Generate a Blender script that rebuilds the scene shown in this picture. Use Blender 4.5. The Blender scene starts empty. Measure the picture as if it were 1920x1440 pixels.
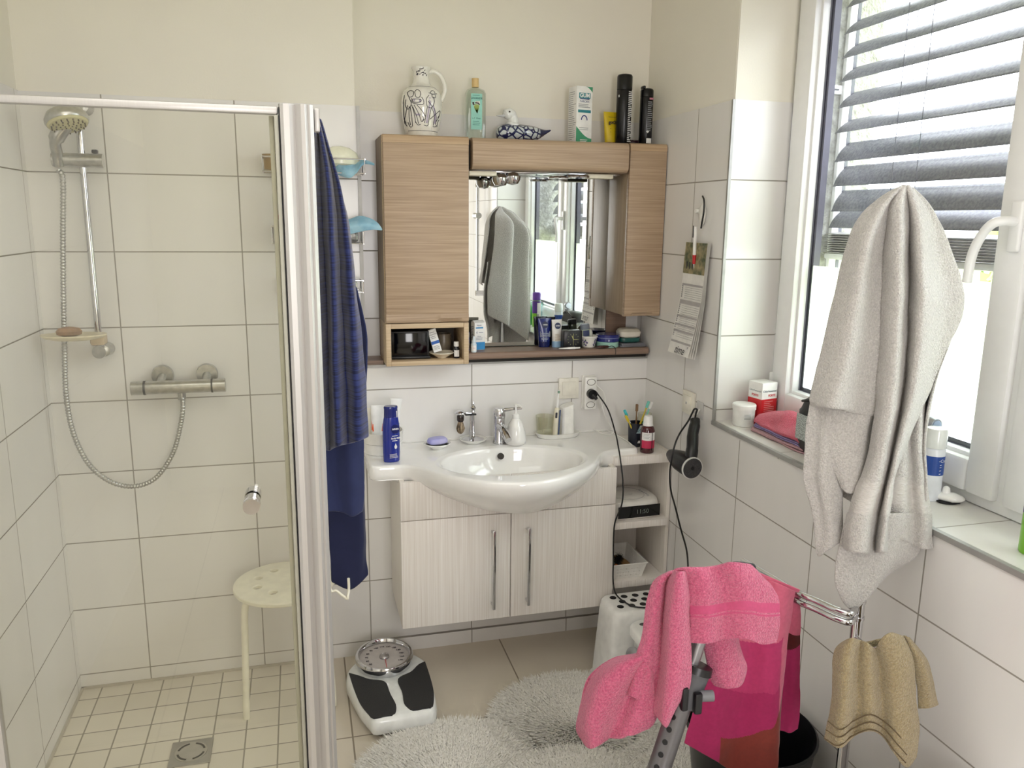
import bpy, bmesh, math, random
from mathutils import Vector, Matrix, Euler
import numpy as np
SC = bpy.context.scene
COL = SC.collection
PI = math.pi
random.seed(7)

# ---------------------------------------------------------------- camera
F_PX = 1506.7
CAM = Vector((1.0327, -2.9185, 1.6771)); PITCH, YAW, ROLL = .20215, .25989, .01139
_F = Vector((math.sin(YAW)*math.cos(PITCH), math.cos(YAW)*math.cos(PITCH), -math.sin(PITCH)))
_R = Vector((math.cos(YAW), -math.sin(YAW), 0)); _U = _R.cross(_F)
CR = _R*math.cos(ROLL) + _U*math.sin(ROLL); CU = _U*math.cos(ROLL) - _R*math.sin(ROLL)
cd = bpy.data.cameras.new('camera'); cam = bpy.data.objects.new('camera', cd); COL.objects.link(cam)
cd.sensor_width = 36; cd.lens = F_PX/1920*36; cd.clip_start = .05; cd.clip_end = 200
M = Matrix.Identity(4)
for i in range(3):
    M[i][0] = CR[i]; M[i][1] = CU[i]; M[i][2] = -_F[i]; M[i][3] = CAM[i]
cam.matrix_world = M
SC.camera = cam

# ---------------------------------------------------------------- light and exposure
SC.view_settings.view_transform = 'Standard'; SC.view_settings.look = 'None'
SC.view_settings.gamma = 1; SC.view_settings.use_curve_mapping = False
SC.view_settings.exposure = 1.15
SC.cycles.use_denoising = True
SC.cycles.max_bounces = 12; SC.cycles.diffuse_bounces = 6; SC.cycles.glossy_bounces = 6
SC.cycles.transparent_max_bounces = 24; SC.cycles.transmission_bounces = 8
SC.cycles.caustics_reflective = False; SC.cycles.caustics_refractive = False
SC.cycles.sample_clamp_indirect = 6
W = bpy.data.worlds.new('daylight'); SC.world = W; W.use_nodes = True
bg = W.node_tree.nodes['Background']; bg.inputs[0].default_value = (.88, .915, 1, 1); bg.inputs[1].default_value = 5.3
def area(name, loc, size, power, col, rot=(0,0,0), spread=PI):
    l = bpy.data.lights.new(name, 'AREA'); l.shape = 'RECTANGLE'; l.size, l.size_y = size; l.energy = power; l.color = col; l.spread = spread
    o = bpy.data.objects.new(name, l); COL.objects.link(o); o.location = loc; o.rotation_euler = rot
    return o
# added unseen fills overhead and at the rear, plus window daylight through a portal
area('ceiling_fill_light', (1.0, -1.9, 2.52), (1.3, 1.3), 4.5, (1, .99, .98))  # soft overhead fill added to brighten the room, no fixture modelled
area('rear_fill_light', (1.50, -4.24, 1.55), (.60, 1.25), 12.5, (1, .975, .98), (math.radians(90), 0, 0))  # unseen fill added on the rear wall to light the vanity wall
wp = area('window_portal', (2.64, -1.46, 1.745), (1.42, 1.80), 1, (1, 1, 1), (0, math.radians(90), 0)); wp.data.cycles.is_portal = True

def at(u, v, x=None, y=None, z=None, D=None):
    "the point seen at pixel (u, v) lying on a plane of the room, or at depth D"
    d = _F + CR*((u-960)/F_PX) - CU*((v-720)/F_PX)
    if D is not None: return CAM + d*D
    if x is not None: t = (x-CAM.x)/d.x
    elif y is not None: t = (y-CAM.y)/d.y
    else: t = (z-CAM.z)/d.z
    return CAM + d*t

# ---------------------------------------------------------------- materials
def lin(c): return tuple((x/12.92 if x <= .04045 else ((x+.055)/1.055)**2.4) for x in (v/255 for v in c))
MATS = {}
def mat(name, rgb, rough=.5, metal=0, **k):
    if name in MATS: return MATS[name]
    m = bpy.data.materials.new(name); m.use_nodes = True; nt = m.node_tree; b = nt.nodes['Principled BSDF']
    b.inputs['Base Color'].default_value = (*lin(rgb), 1); b.inputs['Roughness'].default_value = rough; b.inputs['Metallic'].default_value = metal
    if 'coat' in k: b.inputs['Coat Weight'].default_value = k['coat']
    if 'sheen' in k: b.inputs['Sheen Weight'].default_value = k['sheen']; b.inputs['Sheen Roughness'].default_value = .4
    if 'spec' in k: b.inputs['Specular IOR Level'].default_value = k['spec']
    if 'sub' in k: b.inputs['Subsurface Weight'].default_value = k['sub']; b.inputs['Subsurface Radius'].default_value = (.01, .008, .006)
    N = nt.nodes; L = nt.links
    tc = N.new('ShaderNodeTexCoord')
    var = k.get('var', .05); sc = k.get('scale', 30)
    # every material carries a little procedural variation of its own colour
    no = N.new('ShaderNodeTexNoise'); no.inputs['Scale'].default_value = sc; no.inputs['Detail'].default_value = k.get('detail', 3)
    mp = N.new('ShaderNodeMapping'); mp.inputs['Scale'].default_value = k.get('stretch', (1,1,1))
    L.new(tc.outputs['Object'], mp.inputs[0]); L.new(mp.outputs[0], no.inputs['Vector'])
    mx = N.new('ShaderNodeMix'); mx.data_type = 'RGBA'
    c2 = k.get('rgb2'); base = lin(rgb)
    A = (*[c*(1-var) for c in base], 1); B = (*[min(1, c*(1+var)) for c in base], 1)
    if c2: A = (*base, 1); B = (*lin(c2), 1)
    rp = N.new('ShaderNodeMapRange'); lo, hi = k.get('band', (.35, .65)); rp.inputs['From Min'].default_value = lo; rp.inputs['From Max'].default_value = hi
    L.new(no.outputs['Fac'], rp.inputs['Value']); L.new(rp.outputs[0], mx.inputs['Factor'])
    mx.inputs[6].default_value = A; mx.inputs[7].default_value = B
    L.new(mx.outputs[2], b.inputs['Base Color'])
    if k.get('bump'):
        n2 = N.new('ShaderNodeTexNoise'); n2.inputs['Scale'].default_value = k.get('bscale', sc); n2.inputs['Detail'].default_value = 4
        m2 = N.new('ShaderNodeMapping'); m2.inputs['Scale'].default_value = k.get('bstretch', k.get('stretch', (1,1,1)))
        L.new(tc.outputs['Object'], m2.inputs[0]); L.new(m2.outputs[0], n2.inputs['Vector'])
        bp = N.new('ShaderNodeBump'); bp.inputs['Strength'].default_value = k['bump']; bp.inputs['Distance'].default_value = k.get('bdist', .002)
        L.new(n2.outputs['Fac'], bp.inputs['Height']); L.new(bp.outputs[0], b.inputs['Normal'])
    MATS[name] = m
    return m
def tile_mat(name, rgb, grout, axes, origin, size, rough=.22, mort=.0022, var=.02):
    "tiles laid in a straight grid; axes picks which object axes run across and up"
    m = bpy.data.materials.new(name); m.use_nodes = True; nt = m.node_tree; N = nt.nodes; L = nt.links; b = N['Principled BSDF']
    tc = N.new('ShaderNodeTexCoord'); sp = N.new('ShaderNodeSeparateXYZ'); L.new(tc.outputs['Object'], sp.inputs[0])
    cb = N.new('ShaderNodeCombineXYZ')
    for i, a in enumerate(axes):
        ad = N.new('ShaderNodeMath'); ad.operation = 'SUBTRACT'; ad.inputs[1].default_value = origin[i]
        L.new(sp.outputs['XYZ'.index(a)], ad.inputs[0]); L.new(ad.outputs[0], cb.inputs[i])
    br = N.new('ShaderNodeTexBrick'); br.offset = 0; br.squash = 1
    br.inputs['Scale'].default_value = 1; br.inputs['Brick Width'].default_value = size[0]; br.inputs['Row Height'].default_value = size[1]
    br.inputs['Mortar Size'].default_value = mort; br.inputs['Mortar Smooth'].default_value = .2; br.inputs['Bias'].default_value = 0
    c = lin(rgb)
    br.inputs['Color1'].default_value = (*[v*(1-var) for v in c], 1); br.inputs['Color2'].default_value = (*[min(1, v*(1+var)) for v in c], 1)
    br.inputs['Mortar'].default_value = (*lin(grout), 1)
    L.new(cb.outputs[0], br.inputs['Vector'])
    no = N.new('ShaderNodeTexNoise'); no.inputs['Scale'].default_value = 9; no.inputs['Detail'].default_value = 6
    mp = N.new('ShaderNodeMapping'); mp.inputs['Scale'].default_value = (1, 1, .18); L.new(tc.outputs['Object'], mp.inputs[0]); L.new(mp.outputs[0], no.inputs['Vector'])
    mx = N.new('ShaderNodeMix'); mx.data_type = 'RGBA'; mx.blend_type = 'MULTIPLY'; mx.inputs['Factor'].default_value = .10
    L.new(br.outputs['Color'], mx.inputs[6]); L.new(no.outputs['Fac'], mx.inputs[7]); L.new(mx.outputs[2], b.inputs['Base Color'])
    rr = N.new('ShaderNodeMapRange'); rr.inputs['To Min'].default_value = rough; rr.inputs['To Max'].default_value = .8
    L.new(br.outputs['Fac'], rr.inputs['Value']); L.new(rr.outputs[0], b.inputs['Roughness'])
    bp = N.new('ShaderNodeBump'); bp.invert = True; bp.inputs['Strength'].default_value = .6; bp.inputs['Distance'].default_value = .001
    L.new(br.outputs['Fac'], bp.inputs['Height']); L.new(bp.outputs[0], b.inputs['Normal'])
    return m
def thin_glass(name, tint=(1,1,1), refl=.9, rough=0):
    m = bpy.data.materials.new(name); m.use_nodes = True; nt = m.node_tree; N = nt.nodes; L = nt.links
    N.remove(N['Principled BSDF']); out = N['Material Output']
    tr = N.new('ShaderNodeBsdfTransparent'); tr.inputs[0].default_value = (*tint, 1)
    gl = N.new('ShaderNodeBsdfGlossy'); gl.inputs['Roughness'].default_value = rough
    lw = N.new('ShaderNodeLayerWeight'); lw.inputs[0].default_value = .5; pw_ = N.new('ShaderNodeMath'); pw_.operation = 'POWER'; pw_.inputs[1].default_value = 5; L.new(lw.outputs['Facing'], pw_.inputs[0])
    fr = N.new('ShaderNodeMath'); fr.operation = 'MULTIPLY_ADD'; fr.inputs[1].default_value = .9; fr.inputs[2].default_value = .06; L.new(pw_.outputs[0], fr.inputs[0])
    mu = N.new('ShaderNodeMath'); mu.operation = 'MULTIPLY'; mu.inputs[1].default_value = refl
    ms = N.new('ShaderNodeMixShader'); L.new(fr.outputs[0], mu.inputs[0]); L.new(mu.outputs[0], ms.inputs[0])
    L.new(tr.outputs[0], ms.inputs[1]); L.new(gl.outputs[0], ms.inputs[2]); L.new(ms.outputs[0], out.inputs[0])
    return m
def oak(name, rgb, rgb2, axis='x', rough=.45):
    st = {'x': (1.2, 12, 60), 'z': (60, 60, 1.2)}[axis]
    return mat(name, rgb, rough, rgb2=rgb2, stretch=st, scale=4, detail=6, band=(.3, .7), bump=.25, bscale=4, bstretch=st, bdist=.001)

PAINT = mat('wall_paint', (236, 232, 221), .85, bump=.35, bscale=160, bdist=.001, var=.01, scale=3)
TB = (238, 236, 234); GR = (160, 155, 147)
T_BACK = tile_mat('wall_tiles_back', TB, GR, 'XZ', (.4511, .0578), (.4, .25))
T_REC = tile_mat('wall_tiles_recess', TB, GR, 'XZ', (.4511+.19, .0578), (.4, .25))
T_RIGHT = tile_mat('wall_tiles_right', TB, GR, 'YZ', (-.327, .0578), (.4, .25))
T_LEFT = tile_mat('wall_tiles_left', TB, GR, 'YZ', (-.44, .0578), (.4, .25))
T_SILL = tile_mat('sill_tiles', (234, 232, 228), GR, 'YX', (-1.54, 2.2), (.6, .5))
T_REV = tile_mat('reveal_tiles', TB, GR, 'XZ', (2.1, .0578), (.5, .25))
T_FLOOR = tile_mat('floor_tiles', (218, 208, 192), (150, 139, 124), 'XY', (1.145, -.507), (.62, .62), .35, .003)
T_SHOWER = tile_mat('shower_floor_tiles', (228, 221, 207), (158, 151, 138), 'XY', (.288, -.076), (.1033, .1035), .4, .0026, .04)
WHITE = mat('white_plastic', (240, 239, 235), .35); CERAM = mat('white_ceramic', (243, 242, 240), .08, coat=.5, var=.01)
PVC = mat('window_pvc', (238, 238, 238), .3, var=.01)
CHROME = mat('chrome', (215, 215, 218), .08, 1, var=.03); DCHROME = mat('limescaled_chrome', (190, 190, 188), .28, 1, var=.1, scale=60)
ALU = mat('anodised_aluminium', (200, 197, 194), .40, .5, stretch=(80, 80, .5), scale=4, var=.02)
TRIMM = mat('trim_metal', (170, 169, 166), .5, .6)
BLACK = mat('black_plastic', (14, 14, 17), .35); BLACKG = mat('black_gloss', (5, 5, 7), .08)
RUBBER = mat('black_rubber', (22, 22, 24), .7)
OAK = oak('oak_front', (184, 160, 134), (156, 132, 108), 'x'); OAKL = oak('oak_light_edge', (206, 184, 152), (186, 162, 130), 'x')
OAKS = oak('oak_side', (168, 148, 122), (146, 126, 102), 'z'); WALN = oak('brown_shelf_wood', (150, 126, 110), (124, 102, 88), 'x', .4)
PINE = mat('whitewashed_wood', (246, 242, 238), .45, rgb2=(228, 221, 214), stretch=(190, 190, 1), scale=3, detail=4, bump=.2, bstretch=(190, 190, 1), bscale=3, bdist=.001)
PINEP = mat('whitewashed_board', (238, 233, 226), .5, rgb2=(222, 215, 206), stretch=(190, 190, 1), scale=3)

# ---------------------------------------------------------------- geometry helpers
class MB:
    def __init__(s): s.v = []; s.f = []; s.m = []
    def add(s, vs, fs, m=0, X=None):
        b = len(s.v)
        for p in vs:
            p = Vector(p); s.v.append(tuple(X @ p if X is not None else p))
        for f in fs: s.f.append(tuple(i+b for i in f)); s.m.append(m)
        return s
    def box(s, c, d, bev=0, m=0, rot=None, seg=2):
        bm = bmesh.new(); bmesh.ops.create_cube(bm, size=1)
        bmesh.ops.scale(bm, vec=d, verts=bm.verts)
        if bev: bmesh.ops.bevel(bm, geom=bm.edges[:], offset=min(bev, min(d)*.49), segments=seg, affect='EDGES', profile=.5)
        X = Matrix.Translation(c) @ (Euler(rot).to_matrix().to_4x4() if rot else Matrix.Identity(4))
        bm.verts.index_update(); s.add([v.co.copy() for v in bm.verts], [[v.index for v in f.verts] for f in bm.faces], m, X); bm.free(); return s
    def rings(s, R, closed=True, caps=(True, True), m=0, X=None):
        n = len(R[0]); vs = [p for r in R for p in r]; fs = []
        for i in range(len(R)-1):
            for j in range(n if closed else n-1):
                k = (j+1) % n; fs.append((i*n+j, i*n+k, (i+1)*n+k, (i+1)*n+j))
        if closed and caps[0]: fs.append(tuple(range(n-1, -1, -1)))
        if closed and caps[1]: fs.append(tuple((len(R)-1)*n+j for j in range(n)))
        return s.add(vs, fs, m, X)
    def lathe(s, prof, n=32, c=(0,0,0), m=0, caps=(True, True), sx=1, sy=1, X=None, pw=2):
        R = []
        for r, z in prof:
            ring = []
            for j in range(n):
                a = 2*PI*j/n; ca, sa = math.cos(a), math.sin(a)
                if pw != 2: ca = math.copysign(abs(ca)**(2/pw), ca); sa = math.copysign(abs(sa)**(2/pw), sa)
                ring.append((c[0]+max(r, 1e-5)*ca*sx, c[1]+max(r, 1e-5)*sa*sy, c[2]+z))
            R.append(ring)
        return s.rings(R, True, caps, m, X)
    def tube(s, pts, r, n=10, m=0, caps=True, X=None):
        pts = [Vector(p) for p in pts]; R = []
        t = (pts[1]-pts[0]).normalized(); u = t.orthogonal().normalized()
        for i, p in enumerate(pts):
            t = (pts[min(i+1, len(pts)-1)]-pts[max(i-1, 0)]).normalized()
            u = (u - t*u.dot(t)).normalized(); w = t.cross(u); rr = r[i] if isinstance(r, (list, tuple)) else r
            R.append([p+u*rr*math.cos(2*PI*j/n)+w*rr*math.sin(2*PI*j/n) for j in range(n)])
        return s.rings(R, True, (caps, caps), m, X)
    def cyl(s, a, b, r, n=24, m=0, r2=None, X=None):
        return s.tube([a, b], [r, r2 if r2 is not None else r], n, m, True, X)
    def prism(s, poly, z0, z1, m=0, X=None):
        n = len(poly); return s.add([(x, y, z0) for x, y in poly]+[(x, y, z1) for x, y in poly],
            [tuple(range(n-1, -1, -1)), tuple(range(n, 2*n))]+[(j, (j+1) % n, n+(j+1) % n, n+j) for j in range(n)], m, X)
    def grid(s, G, m=0):
        return s.rings(G, False, (False, False), m)
    def text(s, txt, size, X, m=0, align='CENTER', bend=None, depth=0, bold=0):
        cu = bpy.data.curves.new('t', 'FONT'); cu.body = txt; cu.size = size; cu.align_x = align; cu.align_y = 'CENTER'; cu.extrude = depth; cu.offset = bold; cu.resolution_u = 3
        o = bpy.data.objects.new('t', cu); COL.objects.link(o); me = o.to_mesh()
        vs = [v.co.copy() for v in me.vertices]; fs = [tuple(p.vertices) for p in me.polygons]
        o.to_mesh_clear(); bpy.data.objects.remove(o); bpy.data.curves.remove(cu)
        if bend: vs = [Vector((bend*math.sin(p.x/bend), p.y, p.z-bend+bend*math.cos(p.x/bend))) for p in vs]
        return s.add(vs, fs, m, X)
    def lines(s, x0, x1, ys, h, X, m=0, jit=.25, bend=None):
        "rows of illegible small print"
        for y in ys:
            e = x1-(x1-x0)*random.random()*jit; n = 5 if bend else 1
            for i in range(n):
                a, b = x0+(e-x0)*i/n, x0+(e-x0)*(i+1)/n
                vs = [Vector((a, y-h/2, 0)), Vector((b, y-h/2, 0)), Vector((b, y+h/2, 0)), Vector((a, y+h/2, 0))]
                if bend: vs = [Vector((bend*math.sin(p.x/bend), p.y, p.z-bend+bend*math.cos(p.x/bend))) for p in vs]
                s.add(vs, [(0, 1, 2, 3)], m, X)
        return s
    def patch(s, x0, x1, y0, y1, X, m=0, bend=None, n=10):
        vs = []
        for i in range(n+1):
            x = x0+(x1-x0)*i/n
            for y in (y0, y1): vs.append(Vector((x, y, 0)) if not bend else Vector((bend*math.sin(x/bend), y, bend*math.cos(x/bend)-bend)))
        return s.add(vs, [(2*i, 2*i+2, 2*i+3, 2*i+1) for i in range(n)], m, X)
    def build(s, name, mats, parent=None, loc=(0,0,0), rot=(0,0,0), smooth=35, sub=0, solid=0, bevel=0, weld=False):
        me = bpy.data.meshes.new(name); me.from_pydata(s.v, [], s.f); me.update()
        if not isinstance(mats, (list, tuple)): mats = [mats]
        for k in mats: me.materials.append(k)
        if len(mats) > 1: me.polygons.foreach_set('material_index', s.m)
        bm = bmesh.new(); bm.from_mesh(me)
        if weld: bmesh.ops.remove_doubles(bm, verts=bm.verts, dist=1e-5)
        bmesh.ops.recalc_face_normals(bm, faces=bm.faces); bm.to_mesh(me); bm.free()
        if smooth: me.shade_smooth(); me.set_sharp_from_angle(angle=math.radians(smooth))
        o = bpy.data.objects.new(name, me); COL.objects.link(o); o.location = loc; o.rotation_euler = rot
        if parent: o.parent = parent
        if solid: md = o.modifiers.new('s', 'SOLIDIFY'); md.thickness = solid; md.offset = 0
        if bevel: md = o.modifiers.new('b', 'BEVEL'); md.width = bevel; md.segments = 2; md.limit_method = 'ANGLE'
        if sub: md = o.modifiers.new('u', 'SUBSURF'); md.levels = sub; md.render_levels = sub
        return o
def FR(x=0, y=0, z=0, rz=0, rx=PI/2):
    "frame of a label that stands upright and faces local -y"
    return Matrix.Translation((x, y, z)) @ Matrix.Rotation(rz, 4, 'Z') @ Matrix.Rotation(rx, 4, 'X')
def tag(o, label, cat, group=None, kind=None):
    if label: o['label'] = label
    if cat: o['category'] = cat
    if group: o['group'] = group
    if kind: o['kind'] = kind
    return o
def thing(name, label, cat, loc=(0,0,0), rz=0, group=None, rot=None):
    o = bpy.data.objects.new(name, None); COL.objects.link(o); o.empty_display_size = .05
    o.location = loc; o.rotation_euler = rot or (0, 0, rz)
    return tag(o, label, cat, group)
def struct(name, mb, mats, **k):
    o = mb.build(name, mats, **k); o['kind'] = 'structure'; return o
def spline(P, n):
    "Catmull-Rom through P, n steps per span"
    P = [Vector(p) for p in P]; out = []
    for i in range(len(P)-1):
        a = P[i-1] if i else P[0]*2-P[1]; b, c = P[i], P[i+1]; d = P[i+2] if i+2 < len(P) else P[-1]*2-P[-2]
        for k in range(n):
            t = k/n; out.append(.5*((2*b)+(c-a)*t+(2*a-5*b+4*c-d)*t*t+(3*b-a-3*c+d)*t**3))
    out.append(P[-1].copy()); return out
def resample(L, n):
    d = [0]
    for a, b in zip(L, L[1:]): d.append(d[-1]+(b-a).length)
    out = []; j = 0
    for i in range(n):
        t = d[-1]*i/(n-1)
        while j < len(d)-2 and d[j+1] < t: j += 1
        k = (t-d[j])/max(1e-9, d[j+1]-d[j]); out.append(L[j].lerp(L[j+1], min(1, k)))
    return out
def drape(cols, nu=5, nv=40, noise=.002, seed=0):
    "cloth sheet through fold lines: each column runs from top to hem"
    C = [resample(spline(c, 8), nv) for c in cols]
    rows = [spline([c[i] for c in C], nu) for i in range(nv)]
    from mathutils import noise as NZ
    for r in rows:
        for p in r:
            w = NZ.noise_vector(p*14+Vector((seed, 0, 0)))*noise + NZ.noise_vector(p*40+Vector((seed, 3, 0)))*noise*.35
            p += w
    return rows
def hexc(o): return o
# ---------------------------------------------------------------- the room
XL, XR, REC, LEDGE, TT, CEIL, YB = .2183, 2.3645, .11, 1.150, 2.05, 2.62, -4.3
def slab(name, x0, x1, y0, y1, z0, z1, m, **k):
    return struct(name, MB().box(((x0+x1)/2, (y0+y1)/2, (z0+z1)/2), (abs(x1-x0), abs(y1-y0), abs(z1-z0))), m, smooth=0, **k)
slab('floor', -.1, 2.8, YB-.2, .3, -.1, 0, T_FLOOR)
slab('floor_shower', XL, 1.075, -1.05, 0, 0, .003, T_SHOWER)
slab('ceiling', -.1, 3.0, YB-.2, .3, CEIL, CEIL+.1, PAINT)
slab('wall_back', XL, XR, 0, .3, 0, LEDGE, T_BACK)
slab('wall_back_shower', XL, 1.25, 0, .3, LEDGE, TT, T_BACK)
slab('wall_back_shower_upper', XL-.03, 1.243, .006, .3, TT, CEIL, PAINT)
slab('wall_back_recess', 1.25, XR, REC, .3, LEDGE, TT, T_REC)
slab('wall_back_recess_upper', 1.243, XR+.03, REC+.004, .3, TT, CEIL, PAINT)
slab('wall_left', -.1, XL, YB, .3, 0, TT, T_LEFT)
slab('wall_left_upper', -.1, XL-.006, YB, .3, TT, CEIL, PAINT)
slab('wall_rear', -.1, 2.8, YB-.2, YB, 0, CEIL, PAINT)
g = MB()
for x_, z_, a_, b_ in ((1.17, 1.55, .06, 1.36), (1.83, 1.55, .06, 1.36), (1.50, .90, .72, .06), (1.50, 2.20, .72, .06)): g.box((x_, YB+.04, z_), (a_, .08, b_), .006)
struct('rear_fill_frame', g, mat('fill_frame_pvc', (238, 238, 238), .3, var=.01))  # made-up frame around the added rear fill light
WY0, WY1, SZ, WT, FX = -.545, -2.36, 1.02, 2.47, 2.572
slab('wall_right', XR, 2.62, WY0, .3, 0, TT, T_RIGHT)
slab('wall_right_upper', XR+.006, 2.62, WY0, .3, TT, CEIL, PAINT)
slab('wall_right_below_window', XR, 2.62, WY1, WY0, 0, SZ-.02, T_RIGHT)
slab('wall_right_near', XR, 2.62, YB, WY1, 0, TT, T_RIGHT)
slab('wall_right_near_upper', XR+.006, 2.62, YB, WY1, TT, CEIL, PAINT)
slab('wall_right_lintel', XR+.006, 2.62, WY1, WY0, WT, CEIL, PAINT)
slab('wall_reveal_far', XR+.001, FX, -.555, WY0, SZ, TT, T_REV)
slab('wall_reveal_far_upper', XR+.007, FX, -.551, WY0, TT, WT, PAINT)
slab('wall_reveal_near', XR+.001, FX, WY1, WY1+.01, SZ, TT, T_REV)
slab('wall_outside_far', 2.66, 2.925, -.50, .3, 0, 2.9, mat('stucco', (172, 172, 166), .9, bump=1, bscale=55, bdist=.01, rgb2=(140, 140, 134), scale=40))
slab('wall_outside_near', 2.66, 2.925, YB, -2.42, 0, 2.9, MATS['stucco'])
slab('wall_outside_below', 2.62, 2.925, -2.42, -.50, 0, .98, MATS['stucco'])
# skirting course, corner and edge trims
g = MB(); g.box((1.83, -.004, .028), (1.15, .008, .056)); struct('baseboard_back', g, T_BACK, smooth=0)
def trim(name, a, b, w=.009):
    a, b = Vector(a), Vector(b); c = (a+b)/2; d = b-a
    return struct(name, MB().box(c, (max(abs(d.x), w), max(abs(d.y), w), max(abs(d.z), w))), TRIMM, smooth=0)
trim('trim_1', (XR, -.5555, SZ), (XR, -.5555, TT))
trim('trim_2', (XR, WY1, SZ-.006), (XR, -.551, SZ-.006), .013)
trim('trim_3', (1.252, -.001, LEDGE+.004), (1.252, -.001, TT), .012)
trim('trim_4', (1.258, .0, LEDGE-.004), (XR, .0, LEDGE-.004), .010)
trim('trim_5', (XR, WY1+.005, SZ), (XR, WY1+.005, TT))
slab('trim_10', XR, FX+.02, WY1, WY0, SZ-.02, SZ, T_SILL)           # tiled window sill
slab('trim_7', 1.258, 1.322, .004, REC, LEDGE, LEDGE+.016, WALN)
# silicone joint round the shower floor
g = MB(); g.box((.65, -.004, .006), (.86, .009, .010)); g.box((XL+.004, -.525, .006), (.009, 1.05, .010)); struct('trim_8', g, mat('silicone_joint', (190, 184, 170), .5), smooth=0)

# ---------------------------------------------------------------- window
GLASS = thin_glass('window_glass', (.97, .99, .98), .8)
FROST = bpy.data.materials.new('frosted_film'); FROST.use_nodes = True
nt = FROST.node_tree; nt.nodes.remove(nt.nodes['Principled BSDF'])
tl = nt.nodes.new('ShaderNodeBsdfTranslucent'); tl.inputs[0].default_value = (.78, .81, .78, 1)
tp = nt.nodes.new('ShaderNodeBsdfTransparent'); tp.inputs[0].default_value = (.8, .83, .8, 1)
ms = nt.nodes.new('ShaderNodeMixShader'); ms.inputs[0].default_value = .22
nt.links.new(tl.outputs[0], ms.inputs[1]); nt.links.new(tp.outputs[0], ms.inputs[2])
gl = nt.nodes.new('ShaderNodeBsdfGlossy'); gl.inputs['Roughness'].default_value = .15
m2 = nt.nodes.new('ShaderNodeMixShader'); m2.inputs[0].default_value = .06
nt.links.new(ms.outputs[0], m2.inputs[1]); nt.links.new(gl.outputs[0], m2.inputs[2]); nt.links.new(m2.outputs[0], nt.nodes['Material Output'].inputs[0])
def frame(mb, x0, x1, ya, yb, za, zb, w, bev=.006, wb=None):
    wb = wb or w; cx = (x0+x1)/2; dx = x1-x0
    mb.box((cx, ya-w/2, (za+zb)/2), (dx, w, zb-za), bev); mb.box((cx, yb+w/2, (za+zb)/2), (dx, w, zb-za), bev)
    mb.box((cx, (ya+yb)/2, zb-w/2), (dx, ya-yb-2*w+.004, w), bev); mb.box((cx, (ya+yb)/2, za+wb/2), (dx, ya-yb-2*w+.004, wb), bev)
ZB, ZT = SZ+.001, WT
w1 = MB(); frame(w1, FX, FX+.07, -.555, WY1+.01, ZB, ZT, .035); w1.box((FX+.035, -1.512, (ZB+ZT)/2), (.07, .05, ZT-ZB-.06), .004)
win = struct('window_1', w1, PVC)
for i, (ya, yb) in enumerate([(-.582, -1.500), (-1.524, -2.332)]):
    s = MB(); frame(s, FX-.018, FX+.05, ya, yb, ZB+.028, ZT-.028, .082, .010)
    frame(s, FX+.002, FX+.03, ya-.078, yb+.078, ZB+.106, ZT-.106, .014, .004)     # glazing bead
    so = s.build('window_sash', PVC, win)
    g = MB(); frame(g, FX+.026, FX+.032, ya-.088, yb+.088, ZB+.116, ZT-.116, .005, 0); g.build('gasket', mat('grey_gasket', (110, 110, 120), .6), so, smooth=0)
    sp = MB(); frame(sp, FX+.034, FX+.056, ya-.080, yb+.080, ZB+.108, ZT-.108, .024, 0); sp.build('spacer', mat('spacer_grey', (88, 86, 104), .45), so, smooth=0)
    gy0, gy1, gz0, gz1 = ya-.09, yb+.09, ZB+.118, ZT-.118
    MB().add([(FX+.031, gy0, gz0), (FX+.031, gy1, gz0), (FX+.031, gy1, gz1), (FX+.031, gy0, gz1)], [(0, 1, 2, 3)]).build('pane', GLASS, so, smooth=0)
    fo = MB().add([(FX+.0335, gy0, gz0), (FX+.0335, gy1, gz0), (FX+.0335, gy1, 1.545), (FX+.0335, gy0, 1.545)], [(0, 1, 2, 3)]).build('frosted_film', FROST, so, smooth=0)
    if i == 0:
        h = MB(); P = at(1908, 425, x=FX-.02); hy, hz = P.y, P.z
        h.box((FX-.024, hy, hz), (.012, .03, .11), .005, seg=3)
        h.tube(spline([(FX-.024, hy, hz+.01), (FX-.055, hy, hz+.012), (FX-.075, hy+.012, hz+.006), (FX-.078, hy+.035, hz-.02), (FX-.078, hy+.055, hz-.065), (FX-.078, hy+.06, hz-.125)], 6), .0105, 12)
        h.build('handle', PVC, so)
        hg = MB(); hg.box((FX-.012, ya+.0, 1.16), (.02, .016, .05), .004); hg.build('hinge', PVC, so)
# exterior blind
bl = thing('window_blind', 'grey raised outdoor slat blind hanging outside the window', 'blind', (2.8, -.51, 1.55))
SL = mat('dusty_grey_slat', (150, 150, 156), .55, rgb2=(118, 118, 128), scale=120, detail=6, var=.1)
def slat(mb, z, y0, y1, w=.08, tilt=45, crown=.009):
    R = []
    for y in (y0, y1):
        ring = []
        for s_ in range(9):
            t = s_/8-.5; a = math.radians(tilt); x = t*w; h = crown*(1-4*t*t)+ (.003 if s_ in (0, 8) else 0)
            ring.append((2.80+x*math.cos(a)-h*math.sin(a)-2.8, y+.51, z+x*math.sin(a)+h*math.cos(a)-1.55))
        R.append(ring)
    mb.rings(R, False, (False, False))
sm = MB()
zs = [2.46, 2.376, 2.296, 2.222, 2.15, 2.07, 1.988, 1.905, 1.828, 1.748, 1.69]
for i, z in enumerate(zs): slat(sm, z, -.515, -2.40, .08, [40, 40, 40, 40, 40, 42, 36, 52, 56, 60, 50][i])
sm.build('slats', SL, bl, solid=.0012)
sm = MB()
for k in range(9): slat(sm, 1.642-.0075*k, -.515, -2.40, .08, 6, .004)
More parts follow.
